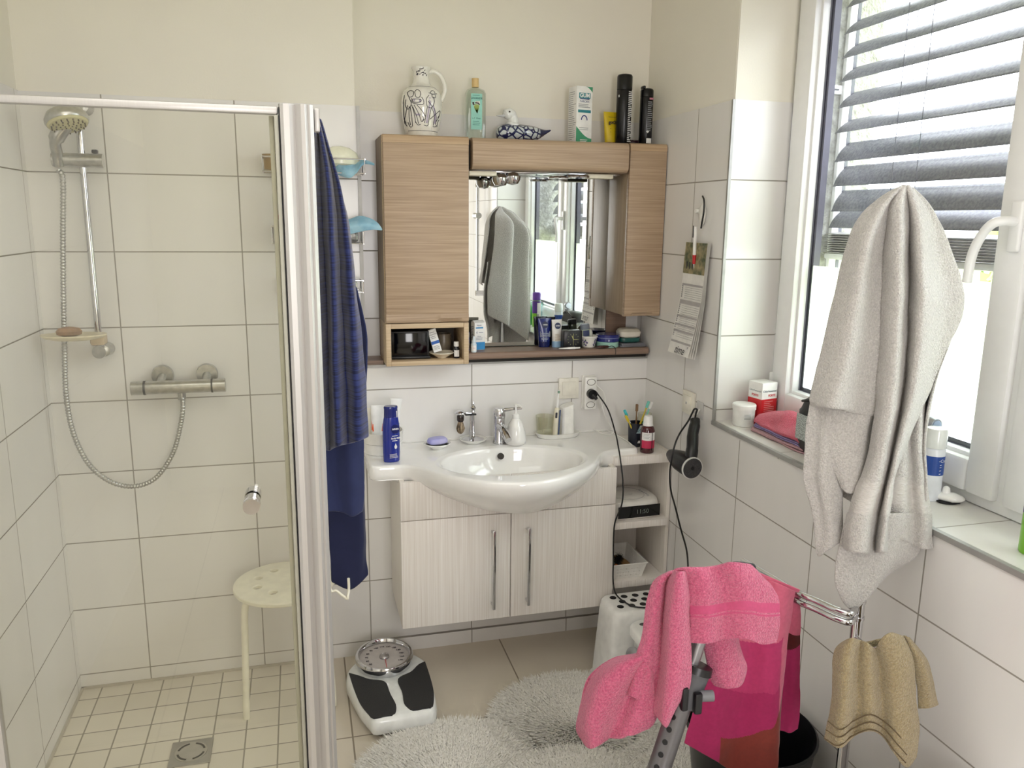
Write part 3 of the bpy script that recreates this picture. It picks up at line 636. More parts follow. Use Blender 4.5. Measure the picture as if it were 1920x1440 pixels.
# ---------------------------------------------------------------- things on top of the wall cabinets
TOPZ = 1.9535
INK = mat('ink_dark', (44, 40, 52), .6); INKB = mat('ink_blue', (30, 50, 120), .5); GREYINK = mat('ink_grey', (150, 152, 156), .6); WINK = mat('ink_white', (236, 236, 236), .5)
GREEN = mat('print_green', (62, 150, 110), .5); TEAL = mat('print_teal', (40, 130, 140), .5); RED = mat('print_red', (196, 34, 42), .45); PAPER = mat('white_carton', (238, 238, 236), .5)
NAVY = mat('navy_plastic', (22, 36, 110), .25, coat=.3); WCAP = mat('white_cap', (242, 242, 240), .35)
def cx_at(u, y): return at(u, 250, y=y).x
jx = cx_at(791, .02)
jug = thing('jug', 'white ceramic handled jug painted with dancing figures', 'jug', (jx, .02, TOPZ))
g = MB(); g.lathe([(.052, 0), (.054, .004), (.056, .020), (.061, .030), (.067, .060), (.0715, .095), (.0715, .125), (.066, .150), (.052, .166), (.036, .176), (.030, .183), (.0275, .195), (.026, .205), (.028, .222), (.034, .232), (.0335, .236), (.030, .236), (.024, .22), (.022, .20), (.026, .17)], 40, caps=(True, False))
jb = g.build('body', mat('glazed_cream', (232, 230, 222), .12, coat=.5), jug, smooth=60)
g = MB(); g.tube(spline([(.024, 0, .222), (.045, 0, .226), (.066, 0, .214), (.080, 0, .190), (.083, 0, .165), (.075, 0, .140), (.068, 0, .128)], 6), [.0075]*37, 12); g.build('handle', MATS['glazed_cream'], jug, smooth=60)
def jr(z):
    pr = [(.052, 0), (.056, .020), (.061, .030), (.067, .060), (.0715, .095), (.0715, .125), (.066, .150), (.052, .166), (.036, .176), (.030, .183), (.0275, .195), (.026, .205), (.028, .222), (.034, .232)]
    for (r0, z0), (r1, z1) in zip(pr, pr[1:]):
        if z0 <= z <= z1: return r0+(r1-r0)*(z-z0)/(z1-z0)
    return pr[-1][0]
def onjug(x, z, e=.0008):
    r = jr(z)+e; a = math.asin(max(-.98, min(.98, x/r))); return Vector((r*math.sin(a), -r*math.cos(a), z))
def stroke(mb, pts, w, fn, m=0):
    P = spline([(x, z, 0) for x, z in pts], 4) if len(pts) > 2 else [Vector((*p, 0)) for p in pts]
    vs = []
    for i, p in enumerate(P):
        t = (P[min(i+1, len(P)-1)]-P[max(i-1, 0)]); t = t.normalized() if t.length else Vector((1, 0, 0)); n = Vector((-t.y, t.x, 0))*w/2
        vs += [fn(p.x+n.x, p.y+n.y), fn(p.x-n.x, p.y-n.y)]
    mb.add(vs, [(2*i, 2*i+1, 2*i+3, 2*i+2) for i in range(len(P)-1)], m)
dec = MB()
J = lambda u, v: ((u-372)/6/517*1.0, (800-v)/6/517)      # painting traced on the jug's belly
for pts in ([(200, 350), (230, 330), (262, 345), (250, 390), (215, 395), (200, 350)], [(272, 345), (300, 322), (332, 350), (320, 400), (285, 400), (272, 345)],
            [(185, 420), (180, 480), (205, 520), (235, 470), (215, 400)], [(240, 410), (250, 460), (350, 475), (362, 440), (340, 400)], [(250, 420), (330, 425), (325, 450), (255, 450), (250, 420)],
            [(200, 480), (185, 560), (175, 640), (200, 690)], [(215, 490), (215, 590), (230, 680)], [(240, 480), (265, 570), (280, 660)], [(262, 480), (305, 560), (340, 650)], [(290, 480), (345, 540), (385, 600)], [(250, 500), (290, 600), (310, 670)], [(225, 500), (240, 600), (250, 690)],
            [(205, 650), (230, 700), (250, 690)], [(275, 640), (300, 680), (330, 675)],
            [(420, 350), (465, 362), (515, 350)], [(440, 350), (450, 328), (480, 325), (492, 350)], [(455, 365), (460, 395), (492, 395), (495, 365)],
            [(420, 375), (392, 420), (400, 490), (450, 500), (480, 440), (470, 390)], [(400, 500), (385, 580), (372, 660)], [(445, 500), (425, 590), (410, 670)], [(450, 500), (480, 580), (470, 680)], [(478, 500), (505, 590), (495, 670)],
            [(365, 680), (400, 688), (412, 670)], [(465, 690), (495, 690), (510, 672)], [(430, 620), (500, 560), (550, 520), (548, 560), (520, 600)], [(500, 640), (530, 600), (545, 570)], [(515, 690), (525, 640), (545, 610)],
            [(175, 370), (165, 450), (170, 600), (190, 660)], [(410, 440), (440, 470), (455, 500)], [(350, 590), (360, 620), (345, 650), (370, 620)]):
    stroke(dec, [J(*p) for p in pts], .0020, onjug)
for z in (.0205, .1675): stroke(dec, [(x*.001, z) for x in range(-52, 53, 4)] if z < .1 else [(x*.001, z) for x in range(-46, 47, 4)], .0012, onjug)
for i in range(26):
    a = random.uniform(-.022, .014); zz = random.uniform(.206, .230); stroke(dec, [(a, zz), (a+.003, zz+.002), (a+.001, zz-.002)], .0014, onjug)
dec.build('painted_figures', INK, jb, smooth=0)
col = MB()
for x0, x1, z0, z1 in ((-.030, -.014, .068, .076),): stroke(col, [(x0, (z0+z1)/2), (x1, (z0+z1)/2)], .006, onjug)
stroke(col, [J(425, 480), J(410, 560), J(395, 660)], .006, lambda x, z: onjug(x, z, .0005)); stroke(col, [J(465, 480), J(490, 560), J(485, 660)], .006, lambda x, z: onjug(x, z, .0005))
stroke(col, [J(430, 400), J(430, 480)], .008, lambda x, z: onjug(x, z, .0005)); stroke(col, [J(260, 430), J(330, 440)], .009, lambda x, z: onjug(x, z, .0005))
col.build('tinted_clothes', mat('pale_violet_glaze', (176, 166, 186), .3), jb, smooth=0)

bx = cx_at(891, .03)
BG = thin_glass('bottle_glass', (.93, .96, .94), 1.2)
lv = thing('glass_bottle', 'empty clear square glass bottle with turquoise lavender label', 'bottle', (bx, .03, TOPZ))
g = MB(); sec = [(.030, 0), (.036, .004), (.036, .160), (.030, .172), (.012, .180), (.010, .186)]
g.lathe(sec, 32, sx=1, sy=.62, pw=6, caps=(True, False)); g.lathe([(.032, .004), (.033, .158), (.028, .168), (.010, .178)], 32, sx=1, sy=.58, pw=6, caps=(True, False)); g.build('glass', BG, lv)
g = MB(); g.cyl((0, 0, .182), (0, 0, .212), .0125, 24); g.build('cap', mat('wooden_cap', (214, 184, 128), .5), lv)
g = MB(); g.patch(-.020, .020, .036, .158, FR(0, -.0228)); lb = g.build('label', mat('turquoise_label', (150, 208, 196), .6), lv, smooth=0)
g = MB(); X = FR(0, -.0233); g.text('LAVANDE', .0095, X @ Matrix.Translation((0, .142, 0)), bold=.0002); g.text('L.T. Piver', .008, X @ Matrix.Translation((0, .074, 0))); g.lines(-.014, .014, [.152, .064, .058, .052], .0014, X); g.build('lettering', mat('dark_green_ink', (24, 90, 84), .6), lb, smooth=0)
g = MB()
for i in range(9): a = -.6+1.2*i/8; stroke(g, [(.002, .092), (.012*math.sin(a), .108), (.018*math.sin(a), .122)], .0022, lambda x, z: Vector((x, -.0234, z)))
g.build('lavender_picture', mat('sage_ink', (150, 170, 90), .6), lb, smooth=0)
g = MB()
for i in range(18): g.lathe([(.003, 0), (.003, .0004)], 8, X=FR(random.uniform(-.014, .014), -.0236, random.uniform(.118, .130)))
g.build('blossom_picture', mat('pale_blossom', (236, 232, 222), .6), lb, smooth=0)

dx = cx_at(978, .02)
dk = thing('duck_figurine', 'porcelain duck with white head and cobalt patterned body', 'figurine', (dx, .02, TOPZ), .12)
def super_body(): 
    sp = [(-.098, .012, .020, .008), (-.092, .022, .028, .022), (-.075, .034, .030, .030), (-.05, .040, .031, .031), (0, .042, .031, .031), (.035, .038, .030, .029), (.06, .028, .031, .024), (.08, .015, .034, .014), (.10, .007, .040, .006), (.118, .004, .047, .003)]
    R = []
    for x, ry, zc, rz in sp:
        R.append([(x, ry*math.cos(2*PI*i/24), max(.0005, zc+rz*math.sin(2*PI*i/24))) for i in range(24)])
    return R
g = MB(); g.rings(super_body()); vor = mat('cobalt_cell_glaze', (18, 28, 78), .12, coat=.6)
nt = vor.node_tree; N = nt.nodes; Lk = nt.links; vt = N.new('ShaderNodeTexVoronoi'); vt.feature = 'DISTANCE_TO_EDGE'; vt.inputs['Scale'].default_value = 46; tcx = N.new('ShaderNodeTexCoord'); Lk.new(tcx.outputs['Object'], vt.inputs['Vector'])
cr = N.new('ShaderNodeMapRange'); cr.inputs['From Min'].default_value = .10; cr.inputs['From Max'].default_value = .14; Lk.new(vt.outputs['Distance'], cr.inputs['Value'])
sep = N.new('ShaderNodeSeparateXYZ'); Lk.new(tcx.outputs['Object'], sep.inputs[0])
m1 = N.new('ShaderNodeMapRange'); m1.inputs['From Min'].default_value = .056; m1.inputs['From Max'].default_value = .050; Lk.new(sep.outputs[2], m1.inputs['Value'])
m3 = N.new('ShaderNodeMapRange'); m3.inputs['From Min'].default_value = .068; m3.inputs['From Max'].default_value = .058; Lk.new(sep.outputs[0], m3.inputs['Value'])
mm = N.new('ShaderNodeMath'); mm.operation = 'MULTIPLY'; Lk.new(cr.outputs[0], mm.inputs[0]); Lk.new(m1.outputs[0], mm.inputs[1]); mn = N.new('ShaderNodeMath'); mn.operation = 'MULTIPLY'; Lk.new(mm.outputs[0], mn.inputs[0]); Lk.new(m3.outputs[0], mn.inputs[1])
mxx = N.new('ShaderNodeMix'); mxx.data_type = 'RGBA'; mxx.inputs[6].default_value = (*lin((18, 28, 78)), 1); mxx.inputs[7].default_value = (*lin((196, 204, 206)), 1); Lk.new(mn.outputs[0], mxx.inputs['Factor']); Lk.new(mxx.outputs[2], N['Principled BSDF'].inputs['Base Color'])
g.build('body', vor, dk, smooth=60, sub=1)
g = MB(); g.tube(spline([(-.036, 0, .052), (-.034, 0, .070), (-.038, 0, .088), (-.052, 0, .097), (-.066, 0, .092)], 6), [.026]*4+[.019]*6+[.018]*3+[.0195]*6+[.0175]*5+[.012], 18)
g.lathe([(.001, -.019), (.012, -.015), (.0185, 0), (.012, .015), (.001, .019)], 18, (-.052, 0, .094), sx=1.25, sy=1.1); g.build('head', mat('duck_white', (222, 224, 222), .1, coat=.6), dk, smooth=70)
g = MB(); R = [[(x, w*math.cos(2*PI*i/12), z+h*math.sin(2*PI*i/12)) for i in range(12)] for x, w, h, z in ((-.064, .009, .008, .090), (-.075, .007, .0045, .087), (-.088, .0065, .003, .0865), (-.098, .003, .0015, .0865))]; g.rings(R); g.build('beak', mat('duck_beak', (200, 202, 204), .15, coat=.5), dk, smooth=60)
for s_ in (-1, 1):
    g = MB(); g.lathe([(.001, -.0035), (.0035, 0), (.001, .0035)], 12, (-.054, s_*.0168, .100), sx=1.4); g.build('eye', BLACKG, dk)
def carton(name, label, cat, x, y, z, w, d, h, rz, mats=PAPER, group=None):
    t = thing(name, label, cat, (x, y, z), rz, group); g = MB(); g.box((0, 0, h/2), (w, d, h), .0008); g.build('carton', mats, t); return t
gx = cx_at(1085, .03)
gm = carton('carton', 'tall white and green mouthwash carton on the cabinet top', 'box', gx, .02, TOPZ, .066, .060, .200, .20)
def shp(par, name, m, fn):
    g = MB(); fn(g); return g.build(name, m, par, smooth=0)
W2, Y0 = .033, -.0304
def gfront(g, k=0):
    if k: vs = [(W2, Y0, .199), (W2, Y0, .180)]+[(W2-.030*i/8, Y0, .180+.019*math.sin(PI/2*i/8)) for i in range(1, 9)]; g.add(vs, [tuple(range(len(vs)))]); return
    vs = [(-W2, Y0, .001)]+[(-W2+.066*i/12, Y0, .060-.042*math.sin(PI/2*i/12)) for i in range(13)]+[(W2, Y0, .001)]
    g.add(vs, [tuple(range(len(vs)))])
shp(gm, 'green_swoosh', GREEN, gfront); shp(gm, 'green_corner', GREEN, lambda g: gfront(g, 1))
shp(gm, 'brand_panel', TEAL, lambda g: (g.patch(-.024, .024, .158, .177, FR(0, Y0-.0003)), g.patch(-.027, .027, .108, .118, FR(0, Y0-.0003))))
shp(gm, 'brand_letters', WINK, lambda g: g.text('GUM', .019, FR(0, Y0-.0007, .1675), bold=.0008))
shp(gm, 'blue_lettering', INKB, lambda g: (g.text('PAROEX', .0105, FR(0, Y0-.0006, .147)), g.patch(-.020, .020, .1545, .1575, FR(0, Y0-.0004)), stroke(g, [(.012*math.cos(a_), .082+.016*math.sin(a_)) for a_ in [PI*i/10 for i in range(11)]], .004, lambda x, z: Vector((x, Y0-.0005, z)))))
shp(gm, 'small_print', GREYINK, lambda g: (g.lines(-.026, .027, [.137, .132, .127], .0022, FR(0, Y0-.0005)), g.lines(-.022, .022, [.055, .049], .0016, FR(0, Y0-.0005)), g.lines(-.026, .026, [.008+.0072*i for i in range(25)], .0020, FR(-W2-.0004, 0, 0, -PI/2), jit=.5)))
shp(gm, 'white_print', WINK, lambda g: g.lines(-.016, .016, [.013, .008], .002, FR(0, Y0-.0006)))
def loft_tube(mb, h, w, d, z0=0, flat=.0015, n=32, m=0, taper=1, k=8):
    "cosmetic tube: round at z0 end and pressed flat at the far end"
    R = []
    for i in range(k+1):
        t = i/k; rx = w/2*(1-(1-taper)*(1-t)); ry = d/2*(1-t)**.75+flat*t; e = 2+0*t
        R.append([(rx*math.cos(2*PI*j/n), ry*math.sin(2*PI*j/n), z0+h*t) for j in range(n)])
    return mb.rings(R, True, (True, True), m)
yt = thing('cosmetic_tube', 'yellow hair gel tube standing behind the black spray can', 'tube', (cx_at(1146, .045), .045, TOPZ), .15)
YEL = mat('yellow_tube', (214, 186, 28), .35); g = MB(); loft_tube(g, .110, .072, .040, .012, taper=.70); g.build('tube_body', YEL, yt, smooth=60)
g = MB(); g.lathe([(.021, 0), (.022, .014)], 24, sy=.8); g.build('cap', mat('gel_cap', (196, 168, 130), .5, rgb2=(150, 70, 60), scale=60), yt)
shp(yt, 'lettering', INK, lambda g: (g.text('got2b', .017, FR(-.002, -.0165, .083, 0, PI/2-.17), bold=.0006), g.lines(-.012, .02, [.062, .05, .046], .0016, FR(0, -.019, 0, 0, PI/2-.1)), g.lines(-.02, .02, [.103], .0012, FR(0, -.010, 0))))
def can(name, label, cat, x, y, z, r, h, prof_m, cap_h, cap_m, rz=0, group=None, capr=None):
    t = thing(name, label, cat, (x, y, z), rz, group)
    g = MB(); g.lathe([(r-.002, 0), (r, .003), (r, h-cap_h-.004), (r-.0015, h-cap_h)], 36); g.build('can', prof_m, t, smooth=50)
    g = MB(); cr_ = capr or r; g.lathe([(cr_, h-cap_h), (cr_, h-.008), (cr_-.003, h-.002), (cr_-.010, h)], 36); g.build('cap', cap_m, t, smooth=50); return t
BM = mat('black_satin_metal', (12, 12, 15), .25, .2)
h1 = can('spray_can', 'tallest black hairspray can on the cabinet top', 'spray can', cx_at(1168, .01), .01, TOPZ, .0285, .252, BM, .055, BM)
shp(h1, 'lettering', WINK, lambda g: (g.text('s', .016, FR(-.0262, -.013, .175, -1.1), bold=.0005), g.lines(-.012, .012, [.188-.0065*i for i in range(28)], .0034, FR(.0145, -.0260, 0, .52), jit=.5, bend=None)))
MATS['ink_white']
h2 = can('spray_can', 'shorter black spray can with pink stripe on the cabinet top', 'spray can', cx_at(1210, .0), .0, TOPZ, .0245, .205, BM, .03, BM)
g = MB(); g.box((-.016, 0, .220-.012), (.010, .03, .012), .004); g.build('nozzle', BM, h2)
shp(h2, 'pink_stripe', mat('pink_print', (190, 120, 140), .5), lambda g: g.patch(-.013, .015, .164, .170, FR(.004, -.0247), bend=.0247))
shp(h2, 'small_print', GREYINK, lambda g: g.lines(-.011, .012, [.155-.0068*i for i in range(16)], .0030, FR(.006, -.0252, 0, .24), jit=.4, bend=.0249))
shp(h2, 'white_label', PAPER, lambda g: (g.patch(-.010, .013, .008, .026, FR(.004, -.0250, 0, .16), bend=.0246), g.add([(0, 0, .056), (.006, .001, .05), (0, 0, .044), (-.006, 0, .05)], [(0, 1, 2, 3)], 0, Matrix.Translation((-.002, -.0256, 0)))))
pc = MB(); pc.cyl((-.025, 0, .012), (.025, 0, .012), .012, 20); tag(pc.build('lipstick_case', mat('dark_plum', (48, 20, 32), .25, coat=.4), loc=(cx_at(1190, .03), .03, TOPZ)), 'dark plum case lying between the two black spray cans', 'case')

# ---------------------------------------------------------------- niche under the tall cabinet
NZ_ = 1.1775
rd = thing('radio', 'black box radio with glossy front inside the cabinet niche', 'radio', (1.412, -.018, NZ_), -.05)
g = MB(); g.box((0, 0, .052), (.142, .07, .098), .003); g.build('housing', BLACK, rd); g = MB(); g.box((0, -.036, .055), (.128, .003, .082), .002); g.build('front', BLACKG, rd); g = MB(); g.box((.003, -.038, .006), (.146, .012, .010), .004); g.build('foot', BLACK, rd)
sc_ = MB(); sc_.lathe([(.016, 0), (.018, .003), (.034, .012), (.047, .020), (.046, .022), (.032, .015), (.015, .006), (.001, .005)], 32); tag(sc_.build('saucer', mat('saucer_cream', (226, 218, 200), .2, coat=.3), loc=(1.529, -.045, NZ_)), 'small cream saucer inside the cabinet niche', 'saucer')
mg = MB(); mg.lathe([(.020, 0), (.024, .003), (.030, .03), (.031, .06), (.027, .072), (.028, .080), (.0255, .080), (.025, .07), (.028, .055), (.022, .006), (.001, .005)], 28); m_ = mg.build('cup', mat('brown_glaze_cup', (120, 110, 96), .3, rgb2=(86, 76, 64), scale=18), loc=(1.548, .025, NZ_)); tag(m_, 'brown glazed cup standing at the back of the niche', 'cup')
tc_ = carton('carton', 'slim medicine carton with blue band leaning in the niche', 'box', 1.515, -.040, NZ_+.0225, .030, .018, .085, 0); tc_.rotation_euler = (-.08, -.27, .05)
shp(tc_, 'blue_band', mat('print_blue', (36, 92, 176), .5), lambda g: g.patch(-.015, .015, .030, .041, FR(0, -.0095)))
shp(tc_, 'lettering', INK, lambda g: (g.text('Bepanthen', .0062, FR(0, -.0096, .066)), g.lines(-.011, .011, [.074, .058, .052], .0014, FR(0, -.0096)), g.lines(-.012, .013, [.022, .018, .014, .010], .0010, FR(0, -.0096))))
db = thing('dropper_bottle', 'small dark bottle with white screw cap in the niche', 'bottle', (1.581, -.058, NZ_))
g = MB(); g.lathe([(.0115, 0), (.0125, .002), (.0125, .034), (.008, .042)], 24); g.build('bottle', mat('dark_glass', (22, 24, 36), .1, coat=.5), db); g = MB(); g.cyl((0, 0, .043), (0, 0, .060), .0095, 24); g.build('cap', WCAP, db)
shp(db, 'label', PAPER, lambda g: g.patch(-.011, .010, .006, .030, FR(0, -.0127), bend=.0127)); 

# ---------------------------------------------------------------- things on the shelf under the mirror
SH = 1.1895
def sx(u, y, z=SH): return at(u, 650, y=y).x
nc = carton('carton', 'white and blue nasal spray carton at the left end of the shelf', 'box', sx(896, .045), .045, SH, .043, .034, .104, .22)
shp(nc, 'blue_print', mat('print_sky_blue', (52, 140, 200), .5), lambda g: (g.patch(-.0215, .0215, .001, .030, FR(0, -.0174)), g.patch(-.017, .014, .082, .087, FR(0, -.0174)), g.patch(-.017, .017, .001, .030, FR(-.0219, 0, 0, -PI/2))))
shp(nc, 'lettering', INKB, lambda g: (g.text('Nasen', .0075, FR(-.003, -.0176, .094)), g.text('G', .010, FR(-.012, -.0176, .067)), g.text('Nasen', .006, FR(-.002, -.0176, .052)), g.lines(-.004, .014, [.067], .0015, FR(0, -.0176)), g.lines(-.016, .012, [.046, .041], .0012, FR(0, -.0176)), g.lines(-.013, .013, [.04+.006*i for i in range(9)], .0022, FR(-.0222, 0, 0, -PI/2), jit=.5)))
g = MB(); g.add([(-.0215, -.017, .104), (.0215, -.017, .104), (.0215, .017, .104), (-.0215, .017, .104), (-.0215, 0, .112), (.0215, 0, .112)], [(0, 1, 5, 4), (3, 4, 5, 2), (0, 4, 3), (1, 2, 5)]); g.build('flap', PAPER, nc, smooth=0)
nb = thing('nasal_spray', 'small white nasal spray bottle in front of the shelf carton', 'bottle', (1.655, -.016, SH))
g = MB(); g.lathe([(.010, 0), (.011, .002), (.011, .030), (.008, .035), (.0085, .037), (.006, .045), (.0035, .058), (.0025, .06)], 24); g.build('bottle', mat('translucent_white', (214, 228, 236), .25), nb)
shp(nb, 'label', PAPER, lambda g: g.patch(-.010, .010, .006, .026, FR(0, -.0113), bend=.0113)); shp(nb, 'red_print', RED, lambda g: g.text('U', .008, FR(0, -.0118, .016)))
sb = carton('carton', 'colourful small carton squeezed beside the niche cabinet', 'box', 1.634, .02, SH, .018, .024, .072, .1, mat('yellowish_carton', (206, 190, 150), .5, rgb2=(90, 110, 170), scale=70))
def tube(name, label, x, y, rz, h, w, d, body, cap, caph, words, ink, badge):
    t = thing(name, label, 'tube', (x, y, SH), rz); g = MB(); loft_tube(g, h-caph, w, d, caph, taper=.82); g.build('tube_body', body, t, smooth=60)
    g = MB(); g.lathe([(d/2*1.02, 0), (d/2*1.05, .002), (d/2*1.05, caph)], 28, sx=w*.80/d); g.build('cap', cap, t)
    zc = h*.78; ry = d/2*(1-(zc-caph)/(h-caph))**.75+.0035; tilt = math.atan2(d/2, h-caph)
    shp(t, 'badge', badge, lambda g: g.lathe([(.0125, 0), (.0125, .0004)], 28, X=FR(0, -ry-.0006, zc, 0, PI/2-tilt)))
    shp(t, 'badge_lettering', WINK, lambda g: g.text('NIVEA', .0068, FR(0, -ry-.0016, zc, 0, PI/2-tilt), bold=.0002))
    shp(t, 'lettering', ink, lambda g: g.lines(-w*.3, w*.3, [0, -.006, -.011, -.018, -.023], .0018, FR(0, -d*.44, h*.48, 0, PI/2-tilt)))
    return t
t1 = tube('cosmetic_tube', 'navy blue face cream tube standing before the mirror', sx(1020, .062), .062, .02, .112, .056, .034, NAVY, mat('navy_cap', (14, 26, 84), .2, coat=.4), .022, '', mat('silver_print', (170, 180, 196), .4), mat('navy_badge', (10, 20, 74), .3))
shp(t1, 'silver_panel', mat('silver_panel', (120, 128, 140), .4), lambda g: g.patch(-.020, .022, .040, .062, FR(0, -.0162, 0, 0, PI/2-.13)))
t2 = tube('cosmetic_tube', 'white cream tube with navy badge and pale blue cap', sx(1043, .045), .045, .12, .108, .044, .030, mat('cream_tube', (232, 230, 226), .35), mat('pale_blue_cap', (150, 184, 216), .3), .024, '', mat('ochre_print', (176, 156, 116), .5), mat('navy_badge', (10, 20, 74), .3))
ac = thing('alarm_clock', 'square black analogue alarm clock on the shelf', 'clock', (2.049, .012, SH), -.02)
g = MB(); g.box((0, 0, .035), (.074, .042, .070), .004); g.build('case', BLACK, ac); g = MB(); g.lathe([(.028, 0), (.028, .001), (.025, .0016)], 36, X=FR(0, -.0212, .036)); dl = g.build('dial', mat('dial_black', (26, 26, 32), .4), ac)
g = MB()
for i in range(12):
    a = PI/6*i; g.add([Vector((x*math.cos(a)-z*math.sin(a), 0, x*math.sin(a)+z*math.cos(a))) for x, z in ((-.0008, .020), (.0008, .020), (.0008, .0235), (-.0008, .0235))], [(0, 1, 2, 3)], 0, Matrix.Translation((0, -.0230, .036)))
g.build('dial_marks', mat('olive_lume', (150, 158, 110), .5), dl, smooth=0)
g = MB(); stroke(g, [(0, .036), (.018, .036)], .0016, lambda x, z: Vector((x, -.0235, z))); stroke(g, [(0, .036), (-.006, .051)], .0022, lambda x, z: Vector((x, -.0236, z))); stroke(g, [(0, .014), (0, .058)], .0010, lambda x, z: Vector((x, -.0238, z))); g.build('hands', mat('hand_yellow', (206, 204, 130), .5), dl, smooth=0)
wt = thing('ointment_tube', 'small squeezed white ointment tube lying on the shelf edge', 'tube', (2.030, -.027, SH+.0055), .06)
g = MB(); R = [[(x, ry*math.cos(2*PI*i/16), rz*math.sin(2*PI*i/16)) for i in range(16)] for x, ry, rz in ((-.045, .007, .001), (-.03, .0068, .0028), (0, .006, .0048), (.020, .0055, .005), (.024, .003, .003), (.026, .0035, .0035), (.042, .003, .003))]; g.rings(R); g.build('tube_body', WCAP, wt, smooth=60)
fp = thing('planter_pot', 'small white pot painted with violet flowers on the shelf', 'pot', (2.121, .018, SH))
pp = [(.022, 0), (.026, .003), (.030, .020), (.034, .038), (.037, .042), (.037, .046), (.034, .046), (.030, .030), (.024, .006), (.001, .005)]
g = MB(); g.lathe(pp, 36); pb = g.build('pot', mat('glazed_white', (232, 230, 224), .15, coat=.4), fp)
g = MB(); g2 = MB(); rr = random.Random(3)
for a0 in (-.75, .55, 1.5, -1.9, 2.6):
    for i in range(12):
        a = a0+rr.uniform(-.28, .28); z = .022+rr.uniform(-.013, .013); r = .0265+.0095*(z/.04)+.0006; q_ = .0032
        c = Vector((r*math.sin(a), -r*math.cos(a), z)); tt = Vector((math.cos(a), math.sin(a), 0)); (g if i % 2 else g2).add([c-tt*q_, c-Vector((0, 0, q_*1.3)), c+tt*q_, c+Vector((0, 0, q_*1.3))], [(0, 1, 2, 3)])
g.build('violet_flowers', mat('violet_glaze', (104, 84, 140), .4), pb, smooth=0); g2.build('leaf_print', mat('leaf_glaze', (60, 84, 72), .4), pb, smooth=0)
rl = thing('deodorant', 'clear roll-on deodorant upside down in the flowered pot', 'deodorant', (2.110, .018, SH+.012), 0, rot=(.06, -.10, 0))
g = MB(); g.lathe([(.015, 0), (.0185, .010), (.020, .028), (.018, .055), (.0175, .060)], 28, sy=.7); g.build('bottle', mat('milky_green', (196, 206, 180), .2, coat=.3), rl, smooth=60); g = MB(); g.lathe([(.018, .060), (.019, .063), (.019, .078), (.015, .081)], 28, sy=.72); g.build('cap', mat('grey_cap', (120, 128, 138), .3), rl)
shp(rl, 'label', mat('dark_blue_label', (56, 66, 104), .4), lambda g: g.patch(-.013, .013, .034, .058, FR(0, -.0150), bend=.03))
rl2 = thing('applicator_bottle', 'small clear round-topped applicator behind the flowered pot', 'bottle', (2.133, .034, SH+.012)); g = MB(); g.lathe([(.008, 0), (.010, .03), (.010, .045), (.006, .054), (.001, .056)], 20); g.build('bottle', mat('pale_cap', (222, 222, 214), .25), rl2)
b1 = thing('cream_tin', 'mint green round cream tin, lower of two stacked tins', 'tin', (2.202, .022, SH)); g = MB(); g.lathe([(.043, 0), (.0445, .002), (.0445, .011), (.0438, .012), (.0445, .013), (.0445, .020), (.043, .022)], 40); g.build('tin', mat('mint_tin', (160, 206, 192), .25, coat=.3), b1)
b2 = thing('cream_tin', 'dark blue round cream tin stacked on the mint tin', 'tin', (2.203, .022, SH+.0222)); g = MB(); g.lathe([(.045, 0), (.0465, .002), (.0465, .013), (.0458, .0142)], 40); g.build('tin', mat('blue_tin', (18, 30, 112), .2, coat=.4), b2); g = MB(); g.lathe([(.0455, .0142), (.047, .0152), (.047, .026), (.045, .028), (.001, .0285)], 40); g.build('lid', MATS['blue_tin'], b2); g = MB(); g.lathe([(.0472, .0144), (.0474, .0152), (.0472, .0160)], 40, caps=(False, False)); g.build('rim_line', mat('rim_light', (150, 160, 200), .3), b2)
wh = thing('clip', 'dark brown clip with thin black lead on the shelf edge', 'clip', (2.166, -.024, SH), .10)
g = MB(); R = [[(x, ry*math.cos(2*PI*i/14), .006+rz*math.sin(2*PI*i/14)) for i in range(14)] for x, ry, rz in ((-.028, .003, .003), (-.02, .006, .0055), (.004, .0065, .0058), (.02, .0055, .005), (.027, .002, .002))]; g.rings(R); g.build('clip_body', mat('dark_maroon', (58, 26, 20), .3, coat=.3), wh, smooth=60)
g = MB(); g.tube(spline([(.026, 0, .006), (.038, -.004, .008), (.047, -.010, .003), (.049, -.014, -.01), (.050, -.012, -.024)], 6), .0013, 8); g.build('lead', BLACK, wh)
sb0 = thing('plastic_box', 'flat grey plastic tray under the soap boxes in the corner', 'tray', (2.300, .030, SH)); g = MB(); g.box((0, 0, .0075), (.100, .085, .015), .003); g.box((0, 0, .003), (.112, .09, .005), .001); g.build('tray', mat('grey_clear_plastic', (110, 110, 116), .25), sb0)
sb1 = thing('soap_box', 'dark green soap box between grey tray and white box', 'box', (2.292, .028, SH+.0155)); g = MB(); g.lathe([(.036, 0), (.042, .004), (.044, .016), (.043, .018)], 36, sy=.75, pw=4); g.build('box', mat('dark_teal_plastic', (24, 84, 80), .3), sb1)
sb2 = thing('soap_box', 'white lidded soap box on top of the corner stack', 'box', (2.292, .028, SH+.0340)); g = MB(); g.lathe([(.034, 0), (.043, .006), (.046, .020), (.046, .024)], 40, sy=.75, pw=4); g.build('base', mat('off_white_plastic', (222, 216, 204), .35), sb2); g = MB(); g.lathe([(.045, .0242), (.040, .032), (.034, .036), (.001, .0365)], 40, sy=.75, pw=4); g.build('lid', mat('off_white_lid', (200, 194, 180), .35), sb2)

